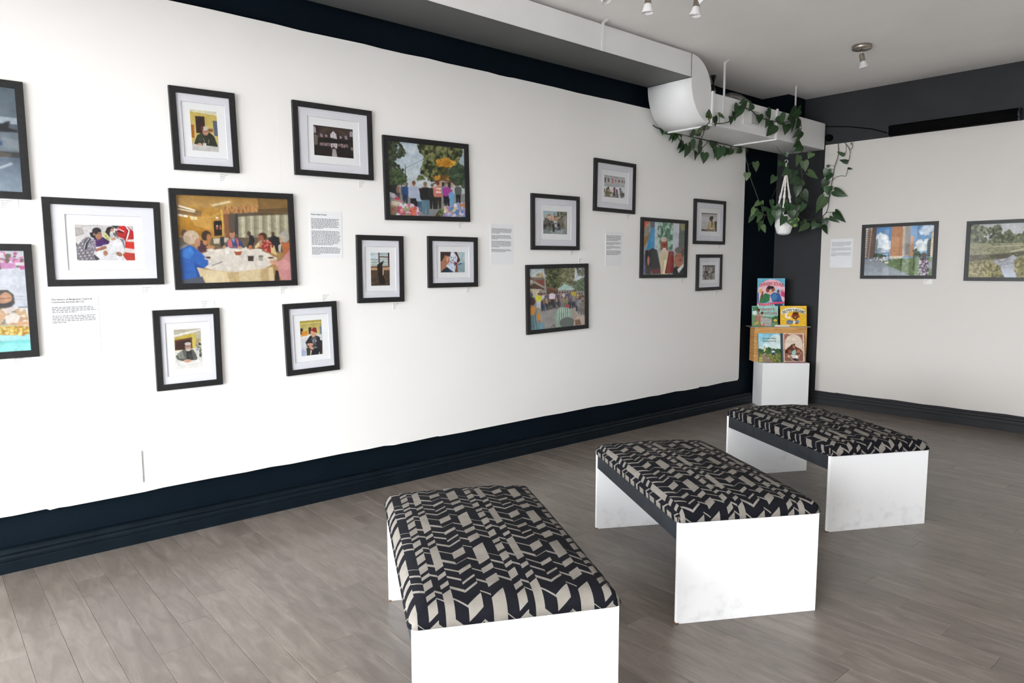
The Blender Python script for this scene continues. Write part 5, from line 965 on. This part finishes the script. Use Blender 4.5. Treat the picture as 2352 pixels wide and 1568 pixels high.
# sky and garden path cover
p = Print([(328, 325), (1050, 325), (1085, 1230), (365, 1250)], 72, 90, '#8cc4d4', 34)
p.G('#7cc0d8', '#b8d0d0', 320, 320, 1090, 320, 1090, 830, 320, 830).P('#cfe0e0', 480, 720, 720, 480, 800, 380, 940, 350, 1050, 420, 1075, 830, 350, 790).P('#3c5c3c', 350, 800, 500, 850, 650, 780, 780, 860, 900, 820, 1080, 820, 1085, 1000, 360, 980).N(['#2f4c30', '#4c7044', '#3c5a34'], 130, 30, 350, 800, 500, 850, 650, 780, 900, 820, 1080, 820, 1085, 1000, 360, 980).P('#5c6c38', 360, 960, 1085, 980, 1085, 1230, 365, 1250).N(['#6c7c3c', '#8a8a4c', '#4c5c2c', '#a89c54'], 160, 26, 360, 960, 1085, 980, 1085, 1230, 365, 1250).P('#8a7868', 430, 980, 540, 1000, 860, 1230, 480, 1240).N(['#b87c74', '#d8a8a0', '#8a4c44', '#e0d0c8'], 80, 14, 430, 960, 560, 1000, 860, 1210, 760, 1235).N(['#b8b84c', '#d0cc6c'], 40, 14, 370, 1100, 470, 1080, 500, 1230, 370, 1240).E('#1c1c1c', 543, 750, 16, 18).P('#c8c48c', 525, 770, 565, 770, 600, 850, 540, 930, 520, 850).E('#201c1c', 815, 835, 18, 26).P('#e0dce0', 780, 880, 870, 870, 890, 930, 780, 940).P('#3c4c64', 790, 930, 880, 920, 890, 1020, 800, 1020).P('#e8e4d8', 575, 960, 595, 940, 600, 1000)
bk4 = book(2.738, 7.800, .4985, .248, .322, .008, p.out(), 'book_slate', 'upright book with blue sky and garden path cover, left on the pedestal', 9)
title(bk4, 'Adventures of Mister', .0225, .124, .258, 'ink_green', 0, .78, .0006); title(bk4, 'Gardening in the City', .0225, .124, .229, 'ink_green', 0, .78, .0006)
# brown cover with arch and three children
p = Print([(1165, 345), (1845, 345), (1850, 1225), (1175, 1225)], 72, 90, '#d8c8b4', 35)
p.P('#a86a5c', 1205, 380, 1800, 380, 1805, 1190, 1210, 1190).N(['#94564a', '#b87a6c'], 120, 22, 1205, 380, 1800, 380, 1805, 1190, 1210, 1190).E('#dccab8', 1505, 640, 280, 255).P('#dccab8', 1225, 640, 1785, 640, 1790, 900, 1225, 900).P('#8c5c50', 1480, 1000, 1800, 900, 1800, 1190, 1210, 1190, 1220, 920)
p.P('#5c3426', 1230, 860, 1340, 770, 1450, 690, 1530, 660, 1560, 740, 1640, 790, 1760, 860, 1780, 900, 1700, 980, 1300, 980).E('#4a2a20', 1270, 900, 46, 54).E('#5c3224', 1370, 840, 66, 48).E('#8a5a44', 1385, 915, 56, 60).E('#9c6a58', 1515, 755, 48, 56).E('#4a281e', 1440, 730, 34, 40).E('#3c2018', 1530, 690, 26, 28).E('#a86c50', 1655, 895, 62, 64).P('#6a4030', 1560, 850, 1640, 790, 1740, 830, 1700, 850, 1610, 850, 1580, 920).P('#9cc0b8', 1450, 900, 1560, 830, 1590, 960, 1500, 1010, 1440, 980).P('#e4dcd4', 1390, 1010, 1540, 1000, 1650, 1030, 1620, 1130, 1480, 1110).P('#d8b09c', 1300, 1020, 1390, 1020, 1380, 1080, 1310, 1080).E('#22303c', 1550, 1145, 90, 44, .15).L('#d8b894', 14, 1310, 980, 1430, 1130, 1560, 1210).L('#d8b894', 14, 1750, 910, 1640, 1090)
bk5 = book(2.996, 7.802, .4985, .254, .322, .012, p.out(), 'book_slate', 'upright brown-pink book with an arch of children, slate spine, right on the pedestal', 9, 0, .020)
# flat books and papers
fl = cthing('flat_book', 2.925, 7.848, .8908, 'small cream paperback lying flat on the grey board between upper books', 'book', 'books lying flat in the corner')
MB().box(0, .160, .0, .024, .001, .017, .001).build('pages', 'page_edge', fl); MB().box(-.001, .161, -.001, .025, .017, .019).build('cover_board', 'page_edge', fl); MB().box(-.001, .161, -.001, .025, 0, .001).build('cover_board', 'page_edge', fl)
fl = cthing('flat_book', 3.02, 7.735, .4975, 'thin red-edged book lying flat before the brown-pink book on the pedestal', 'book', 'books lying flat in the corner')
MB().box(0, .225, .0, .055, .001, .005).build('pages', 'page_edge', fl); MB().box(-.001, .226, -.001, .056, .005, .0065).build('cover_board', 'book_slate', fl); MB().box(-.001, .226, -.001, .056, 0, .001).build('cover_board', 'book_red', fl); MB().box(-.001, .226, -.0025, -.001, 0, .0065).build('spine', 'book_pink', fl)
fl = cthing('leaflet', 2.80, 7.742, .4975, 'folded brown and green leaflet lying before the garden path book', 'leaflet')
p = Print([(0, 0), (1, 0), (1, 1), (0, 1)], 40, 14, '#8a7868', 36); p.N(['#6c5c4c', '#a8948c', '#7c7c4c', '#b0544c'], 120, .08, 0, 0, 1, 0, 1, 1, 0, 1)
MB().box(0, .19, 0, .048, 0, .002).build('paper', 'paper_white', fl); s = sheet('leaflet_print', p.out(), .188, .046, fl, (.095, .024, .0025)); s.rotation_euler = (0, R(-90), R(90))
# ------------------------------------------------------------------ trailing plant in a hanging pot
# leaf rows: surface it hangs before (W long wall, D duct side, U duct underside, P pot, B back wall), stalk end, tip, width, kind
LEAVES=[
('W',(0.030,5.529,2.870),(0.038,5.559,2.794),0.067,0),
('W',(0.046,5.676,2.828),(0.054,5.537,2.806),0.033,0),
('W',(0.062,5.669,2.820),(0.070,5.613,2.747),0.032,0),
('W',(0.034,5.720,2.834),(0.042,5.699,2.735),0.035,0),
('W',(0.050,5.740,2.835),(0.058,5.718,2.756),0.063,0),
('W',(0.066,5.767,2.856),(0.074,5.807,2.797),0.068,0),
('W',(0.038,5.843,2.777),(0.046,5.790,2.686),0.068,0),
('W',(0.054,5.859,2.738),(0.062,5.794,2.651),0.060,0),
('W',(0.070,5.898,2.724),(0.078,5.866,2.618),0.086,0),
('W',(0.042,5.990,2.780),(0.050,6.051,2.717),0.082,0),
('W',(0.058,6.129,2.811),(0.066,6.099,2.724),0.097,0),
('W',(0.030,6.149,2.756),(0.038,6.142,2.667),0.083,0),
('W',(0.046,6.055,2.688),(0.054,6.062,2.605),0.082,0),
('W',(0.062,6.190,2.686),(0.070,6.190,2.589),0.099,0),
('W',(0.034,6.371,2.837),(0.042,6.410,2.751),0.116,0),
('W',(0.050,6.383,2.738),(0.058,6.391,2.649),0.087,0),
('W',(0.066,6.437,2.764),(0.074,6.431,2.647),0.136,0),
('W',(0.038,6.543,2.783),(0.046,6.518,2.717),0.072,0),
('W',(0.054,6.584,2.777),(0.062,6.559,2.697),0.105,0),
('W',(0.070,6.674,2.780),(0.078,6.615,2.714),0.069,0),
('W',(0.042,6.886,2.815),(0.050,6.817,2.756),0.083,0),
('W',(0.058,6.946,2.828),(0.066,7.006,2.768),0.088,0),
('U',(0.146,5.907,2.820),(0.431,5.541,2.812),0.087,0),
('U',(0.465,5.547,2.804),(0.285,5.866,2.796),0.115,1),
('D',(0.572,5.493,2.862),(0.580,5.508,2.935),0.063,1),
('D',(0.544,5.632,2.888),(0.552,5.659,2.813),0.090,0),
('D',(0.560,5.677,2.911),(0.568,5.778,2.900),0.041,1),
('D',(0.576,5.837,2.914),(0.584,5.846,2.847),0.072,0),
('D',(0.548,5.943,2.977),(0.556,5.964,2.902),0.088,0),
('D',(0.564,5.988,3.033),(0.572,5.952,2.926),0.110,0),
('D',(0.580,6.028,3.056),(0.588,6.063,3.007),0.101,0),
('D',(0.552,6.102,3.099),(0.560,6.015,3.065),0.042,0),
('D',(0.568,6.198,3.082),(0.576,6.162,3.014),0.083,0),
('D',(0.540,6.379,3.006),(0.548,6.394,2.934),0.093,0),
('D',(0.556,6.499,3.064),(0.564,6.572,2.998),0.098,0),
('D',(0.572,6.472,2.979),(0.580,6.464,2.896),0.105,0),
('D',(0.544,6.655,2.948),(0.552,6.541,2.838),0.104,0),
('D',(0.560,6.728,3.045),(0.568,6.790,2.966),0.115,0),
('D',(0.576,6.826,2.969),(0.584,6.823,2.874),0.102,0),
('D',(0.548,7.062,3.143),(0.556,6.929,3.042),0.105,0),
('D',(0.564,7.126,3.159),(0.572,7.009,3.101),0.083,0),
('D',(0.580,6.916,3.031),(0.588,6.967,2.914),0.154,0),
('D',(0.552,7.114,3.066),(0.560,7.085,2.963),0.117,0),
('D',(0.568,7.113,2.965),(0.576,7.005,2.863),0.086,0),
('D',(0.540,7.168,2.944),(0.548,7.159,2.864),0.097,0),
('D',(0.556,7.123,2.853),(0.564,7.039,2.780),0.095,0),
('D',(0.572,7.150,2.807),(0.580,7.049,2.738),0.090,0),
('P',(0.455,7.341,2.728),(0.447,7.319,2.623),0.060,2),
('P',(0.551,7.428,2.754),(0.533,7.396,2.701),0.066,2),
('P',(0.508,7.353,2.665),(0.526,7.362,2.566),0.076,2),
('P',(0.524,7.415,2.553),(0.602,7.495,2.497),0.075,2),
('P',(0.164,6.970,2.656),(0.182,6.978,2.565),0.070,2),
('P',(0.121,6.895,2.544),(0.122,6.883,2.468),0.065,2),
('P',(0.296,7.142,2.512),(0.278,7.110,2.439),0.066,0),
('P',(0.375,7.210,2.753),(0.391,7.217,2.712),0.046,0),
('P',(0.332,7.203,2.665),(0.322,7.179,2.623),0.060,0),
('P',(0.375,7.229,2.645),(0.365,7.205,2.609),0.072,0),
('P',(0.404,7.238,2.585),(0.364,7.179,2.515),0.072,0),
('P',(0.387,7.262,2.537),(0.397,7.260,2.477),0.071,0),
('P',(0.437,7.295,2.569),(0.439,7.285,2.504),0.071,0),
('P',(0.454,7.291,2.503),(0.422,7.240,2.433),0.096,0),
('P',(0.472,7.354,2.478),(0.440,7.304,2.389),0.120,0),
('P',(0.466,7.323,2.406),(0.462,7.305,2.300),0.078,0),
('P',(0.510,7.350,2.352),(0.550,7.384,2.246),0.076,0),
('P',(0.464,7.339,2.279),(0.474,7.338,2.196),0.065,0),
('P',(0.516,7.375,2.224),(0.495,7.338,2.130),0.060,0),
('P',(0.421,7.200,2.215),(0.435,7.204,2.121),0.088,0),
('P',(0.474,7.231,2.202),(0.472,7.216,2.137),0.071,0),
('P',(0.374,7.203,2.248),(0.406,7.229,2.200),0.064,0),
('P',(0.274,7.130,2.262),(0.288,7.133,2.179),0.053,0),
('P',(0.242,7.067,2.190),(0.239,7.052,2.146),0.048,0),
('P',(0.207,7.001,2.242),(0.177,6.955,2.194),0.048,2),
('P',(0.207,7.045,2.250),(0.228,7.056,2.214),0.041,2),
('P',(0.175,6.982,2.173),(0.154,6.946,2.096),0.060,2),
('P',(0.211,7.000,2.142),(0.186,6.958,2.089),0.066,0),
('P',(0.151,6.973,2.097),(0.131,6.938,2.026),0.048,0),
('P',(0.217,7.026,2.113),(0.200,6.993,2.025),0.054,2),
('P',(0.204,7.053,2.039),(0.201,7.037,1.938),0.054,0),
('P',(0.225,7.053,1.991),(0.254,7.075,1.919),0.053,2),
('P',(0.318,7.063,2.110),(0.329,7.064,1.992),0.083,0),
('P',(0.372,7.066,2.141),(0.379,7.061,2.054),0.088,0),
('P',(0.346,7.097,2.197),(0.375,7.119,2.115),0.087,0),
('P',(0.285,7.071,2.170),(0.283,7.057,2.117),0.066,0),
('P',(0.401,7.114,2.171),(0.391,7.091,2.107),0.071,0),
('P',(0.448,7.092,2.080),(0.433,7.063,1.985),0.077,0),
('P',(0.536,7.211,2.017),(0.467,7.118,2.026),0.087,1),
('P',(0.481,7.177,2.135),(0.494,7.181,2.059),0.076,0),
('P',(0.503,7.218,2.124),(0.512,7.217,2.053),0.064,0),
('P',(0.527,7.431,2.026),(0.486,7.371,1.931),0.097,2),
('P',(0.601,7.493,2.019),(0.579,7.455,1.960),0.079,0),
('P',(0.503,7.354,2.036),(0.520,7.361,1.995),0.047,0),
('P',(0.618,7.532,2.008),(0.627,7.530,1.972),0.053,0),
('P',(0.462,7.324,2.202),(0.464,7.314,2.131),0.066,0),
('B',(0.745,7.748,2.742),(0.673,7.737,2.785),0.033,0),
('B',(0.775,7.777,2.668),(0.689,7.766,2.698),0.041,0),
('B',(0.821,7.763,2.856),(0.804,7.754,2.850),0.022,0),
('B',(0.799,7.746,2.596),(0.848,7.739,2.583),0.021,0),
('B',(0.582,7.766,2.645),(0.549,7.757,2.652),0.028,0),
('B',(0.576,7.750,2.609),(0.544,7.741,2.529),0.069,0),
('B',(0.594,7.779,2.567),(0.550,7.769,2.491),0.070,0),
('B',(0.562,7.761,2.490),(0.517,7.752,2.421),0.078,0),
('B',(0.594,7.747,2.421),(0.587,7.738,2.335),0.082,0),
('B',(0.534,7.773,2.407),(0.514,7.764,2.364),0.062,0),
('B',(0.553,7.757,2.310),(0.460,7.746,2.156),0.101,2),
('B',(0.663,7.745,2.369),(0.790,7.741,2.306),0.081,0),
('B',(0.671,7.773,2.145),(0.773,7.769,2.032),0.075,0),
('B',(0.620,7.756,2.086),(0.720,7.751,2.034),0.042,0),
('B',(0.570,7.738,2.073),(0.591,7.730,2.014),0.061,0),
('B',(0.556,7.765,2.010),(0.590,7.758,1.910),0.061,0),
('B',(0.542,7.749,2.072),(0.533,7.740,2.021),0.045,0),
]
VINES=[
(0.0050,[(0.050,5.387,2.861),(0.050,5.460,2.842),(0.050,5.657,2.837),(0.050,5.868,2.829),(0.050,6.148,2.822),(0.050,6.301,2.818),(0.050,6.588,2.814),(0.050,6.847,2.812),(0.050,6.959,2.826),(0.097,6.898,2.709),(0.112,6.916,2.628),(0.124,6.929,2.547),(0.145,6.954,2.448),(0.166,6.979,2.372),(0.198,7.016,2.249),(0.219,7.040,2.190),(0.228,7.051,2.126),(0.252,7.078,2.105),(0.301,7.136,2.132),(0.348,7.191,2.126)]),
(0.0035,[(0.050,5.769,2.813),(0.050,5.799,2.770),(0.050,5.886,2.733),(0.050,5.981,2.710),(0.050,6.063,2.692),(0.050,6.116,2.680),(0.050,6.167,2.733),(0.050,6.278,2.811)]),
(0.0030,[(0.050,6.420,2.804),(0.050,6.525,2.784),(0.050,6.705,2.785),(0.050,6.840,2.790)]),
(0.0040,[(0.142,6.022,2.800),(0.290,5.837,2.800),(0.503,5.560,2.800),(0.560,5.535,2.835),(0.560,5.514,2.855)]),
(0.0045,[(0.560,5.611,2.829),(0.560,5.694,2.838),(0.560,5.764,2.852),(0.560,5.835,2.871),(0.560,5.891,2.916),(0.560,5.975,2.983),(0.560,6.054,3.055),(0.560,6.107,3.033),(0.560,6.225,3.021),(0.560,6.300,2.992),(0.560,6.413,2.978),(0.560,6.527,2.974),(0.560,6.683,2.981),(0.560,6.883,3.004),(0.560,7.003,3.061),(0.560,7.097,3.084),(0.560,7.144,3.027),(0.560,7.165,2.978),(0.560,7.137,2.859),(0.560,7.184,2.807),(0.483,7.349,2.743),(0.485,7.351,2.645),(0.482,7.348,2.598),(0.490,7.357,2.517),(0.490,7.358,2.435),(0.495,7.363,2.371),(0.476,7.341,2.260),(0.455,7.316,2.178),(0.417,7.272,2.131)]),
(0.0035,[(0.379,7.227,2.131),(0.461,7.323,2.102),(0.480,7.346,2.090),(0.516,7.388,2.061),(0.571,7.451,2.052),(0.613,7.500,2.072),(0.537,7.757,2.109),(0.579,7.758,2.150),(0.597,7.759,2.228),(0.598,7.759,2.300),(0.611,7.759,2.399),(0.628,7.760,2.498),(0.637,7.760,2.554),(0.644,7.760,2.631),(0.669,7.761,2.706),(0.680,7.762,2.776),(0.672,7.761,2.879)]),
(0.0030,[(0.742,7.764,2.873),(0.798,7.766,2.790),(0.796,7.766,2.699),(0.776,7.765,2.667)]),
(0.0025,[(0.757,7.764,2.857),(0.760,7.764,2.787),(0.738,7.764,2.748)]),
(0.0025,[(0.798,7.766,2.790),(0.825,7.767,2.814),(0.816,7.766,2.850)]),
(0.0025,[(0.629,7.760,2.491),(0.670,7.761,2.519),(0.727,7.763,2.528),(0.769,7.765,2.520),(0.784,7.765,2.589)]),
(0.0025,[(0.598,7.759,2.300),(0.620,7.760,2.356),(0.656,7.761,2.371)]),
(0.0025,[(0.579,7.758,2.142),(0.630,7.760,2.147),(0.677,7.762,2.144)]),
(0.0025,[(0.397,7.249,2.471),(0.355,7.200,2.447),(0.318,7.156,2.395),(0.297,7.131,2.325)]),
(0.0025,[(0.490,7.357,2.529),(0.507,7.377,2.540),(0.530,7.404,2.549)]),
]
def leafmat(name, c0, c1, stripe=None):
    t = NT(name); o = t.obj(); n = t.noise(9, 4, o); sx = t.add('ShaderNodeSeparateXYZ'); t.set(sx.inputs[0], o)
    rib = t.math('ABSOLUTE', sx.outputs[0]); info = t.add('ShaderNodeObjectInfo')
    c = t.ramp(n.outputs['Fac'], [(.3, c0), (.7, c1)])
    c = t.mix(t.ramp(rib, [(.012, (1, 1, 1)), (.03, (0, 0, 0))]), c, tuple(min(1, x * 1.7) for x in c1))
    if stripe: c = t.mix(t.ramp(t.noise(3.1, 2, o).outputs['Fac'], [(.54, (0, 0, 0)), (.58, (1, 1, 1))]), c, stripe)
    hs = t.add('ShaderNodeHueSaturation'); t.set(hs.inputs['Color'], c); t.set(hs.inputs['Value'], t.math('MULTIPLY_ADD', info.outputs['Random'], .7, .7))
    t.set(t.b.inputs['Base Color'], hs.outputs[0]); t.b.inputs['Roughness'].default_value = .38; t.b.inputs['Subsurface Weight'].default_value = 0.
leafmat('leaf_dark', (.012, .038, .012), (.022, .060, .018)); leafmat('leaf_variegated', (.014, .042, .012), (.026, .066, .018), (.22, .30, .08)); leafmat('leaf_light', (.045, .085, .030), (.075, .125, .045))
def leaf_mesh(mat, seed):
    """heart-shaped leaf, stalk end at origin, tip at y = 1, folded a little along its rib"""
    rn = random.Random(seed); fold, curl = rn.uniform(.10, .22), rn.uniform(.05, .22)
    prof = [(-.10, .16), (-.13, .30), (-.06, .43), (.08, .50), (.24, .50), (.42, .43), (.60, .31), (.78, .17), (.92, .06), (1.0, 0.)]
    m = MB(); vs = [(0, 0, 0)]; vs += [(0, y, -curl * y * y) for y in (.08, .24, .42, .60, .78, .92)] + [(0, 1., -curl)]
    half = []
    for sgn in (-1, 1):
        base = len(vs); vs += [(sgn * w_, y, fold * w_ - curl * max(0, y) ** 2) for y, w_ in prof[:-1]]
        b = base; rib = [0, 0, 0, 1, 2, 3, 4, 5, 6]
        fs = [(0, b, b + 1), (0, b + 1, b + 2), (0, b + 2, b + 3, 1), (1, b + 3, b + 4, 2), (2, b + 4, b + 5, 3), (3, b + 5, b + 6, 4), (4, b + 6, b + 7, 5), (5, b + 7, b + 8, 6), (6, b + 8, 7)]
        half += [f if sgn > 0 else f[::-1] for f in fs]
    m.add(vs, half, True); me = m.mesh('leaf'); me.materials.append(MATS[mat]); return me
LM = [[leaf_mesh(k, s) for s in range(3)] for k in ('leaf_dark', 'leaf_variegated', 'leaf_light')]
POT = Vector((.376, 7.224, 0)); PZ0, PZ1 = 1.900, 2.110
plant = thing('hanging_plant', (POT.x, POT.y, PZ0), 0, 'trailing heart-leaved plant in a white macrame-hung pot, vines over the duct', 'plant')
org = Vector((POT.x, POT.y, PZ0)); sub = lambda q: tuple(Vector(q) - org)
m = MB(); n = 10                                   # faceted pot
ring = lambda r, z, ph: [(r * math.cos(2 * math.pi * (k + ph) / n), r * math.sin(2 * math.pi * (k + ph) / n), z) for k in range(n)]
rs = [ring(.052, 0, 0), ring(.070, .012, 0), ring(.092, .085, .5), ring(.082, .160, 0), ring(.076, .205, 0), ring(.070, .205, 0), ring(.070, .185, 0)]
for a, b, tw in ((0, 1, 0), (3, 4, 0), (4, 5, 0), (5, 6, 0)): m.add(rs[a] + rs[b], [(k, (k + 1) % n, n + (k + 1) % n, n + k) for k in range(n)])
m.add(rs[1] + rs[2], [q for k in range(n) for q in ((k, (k + 1) % n, n + k), ((k + 1) % n, n + (k + 1) % n, n + k))])
m.add(rs[2] + rs[3], [q for k in range(n) for q in ((k, (k + 1) % n, n + (k + 1) % n), (k, n + (k + 1) % n, n + k))])
m.add(rs[0], [tuple(range(n))[::-1]]); pot = m.build('pot', 'pot_white', plant)
MB().lathe([(0, .186), (.071, .182)], 20).build('soil', 'soil', pot)
hg = None
hook, knot = Vector((.377, 7.225, 2.665)) - org, Vector((.380, 7.226, 2.560)) - org
m = MB(); m.tube([hook + Vector((.018 * math.cos(a), 0, .018 * math.sin(a))) for a in [2 * math.pi * k / 16 for k in range(17)]], .003, 6); m.tube([hook - Vector((0, 0, .018)), knot], .007, 8)
hg = m.build('macrame_hanger', 'rope_cotton', plant)
for k, a in enumerate((R(222), R(42), R(290))):
    q = Vector((.088 * math.cos(a), .088 * math.sin(a), .16)); pts = [knot.lerp(q, f / 24) for f in range(25)]
    MB().tube(pts, [.0085 + (.0045 if i in (12, 13, 18, 19, 20) else 0) + (.002 if i % 2 else 0) for i in range(25)], 8).build('cord', 'rope_cotton', hg)
    MB().tube([q, Vector((.090 * math.cos(a), .090 * math.sin(a), .09)), Vector((.045 * math.cos(a), .045 * math.sin(a), .0)), Vector((0, 0, -.006))], .0035, 6).build('cord', 'vent_white', hg)
MB().tube([hook + Vector((0, 0, .018)), Vector((.455, 7.325, 2.822)) - org], .002, 6).build('wire', 'ink_dark', plant)
MB().tube([hook + Vector((0, 0, .018)), Vector((.30, 7.15, 2.822)) - org], .002, 6).build('wire', 'ink_dark', plant)
def smooth(pts, k=5):
    P = [Vector(q) for q in pts]; P = [P[0]] + P + [P[-1]]; out = []
    for i in range(1, len(P) - 2):
        for j in range(k):
            t_ = j / k; a, b, c, d = P[i - 1], P[i], P[i + 1], P[i + 2]
            out.append(.5 * ((2 * b) + (c - a) * t_ + (2 * a - 5 * b + 4 * c - d) * t_ ** 2 + (3 * b - a - 3 * c + d) * t_ ** 3))
    return out + [P[-1]]
stems = []
for rad, pts in VINES:
    sp_ = smooth([sub(q) for q in pts]); o = MB().tube(sp_, rad, 6).build('vine', 'vine_stem', plant); stems.append((o, sp_))
NRM = {'W': Vector((1, 0, 0)), 'D': Vector((1, 0, 0)), 'U': Vector((.3, -.3, -1)).normalized(), 'P': -FW, 'B': BN}
rl = random.Random(11); stalks = MB()
for i, (sf, b, tp, wd, kind) in enumerate(LEAVES):
    B_, T_ = Vector(sub(b)), Vector(sub(tp)); yv = T_ - B_; L_ = yv.length; yv.normalize(); nv = NRM[sf]
    xv = yv.cross(nv).normalized(); zv = xv.cross(yv).normalized()
    M = Matrix((xv, yv, zv)).transposed().to_4x4() @ Matrix.Rotation(rl.uniform(-.35, .35), 4, 'Y')
    o = link('leaf', LM[kind][i % 3], None, plant); o.matrix_local = Matrix.Translation(B_) @ M @ Matrix.Diagonal((wd * 1.18, L_ * 1.08, (wd + L_) / 2, 1))
    best = min(((q - B_).length, k, j) for k, (_, sp_) in enumerate(stems) for j, q in enumerate(sp_))
    if .006 < best[0] < .16:
        q = stems[best[1]][1][best[2]]; mid = (q + B_) / 2 + Vector((0, 0, .012)); stalks.tube([q, mid, B_], .0018, 5, False)
stalks.build('leaf_stalks', 'vine_stem', plant, False)['kind'] = 'stuff'
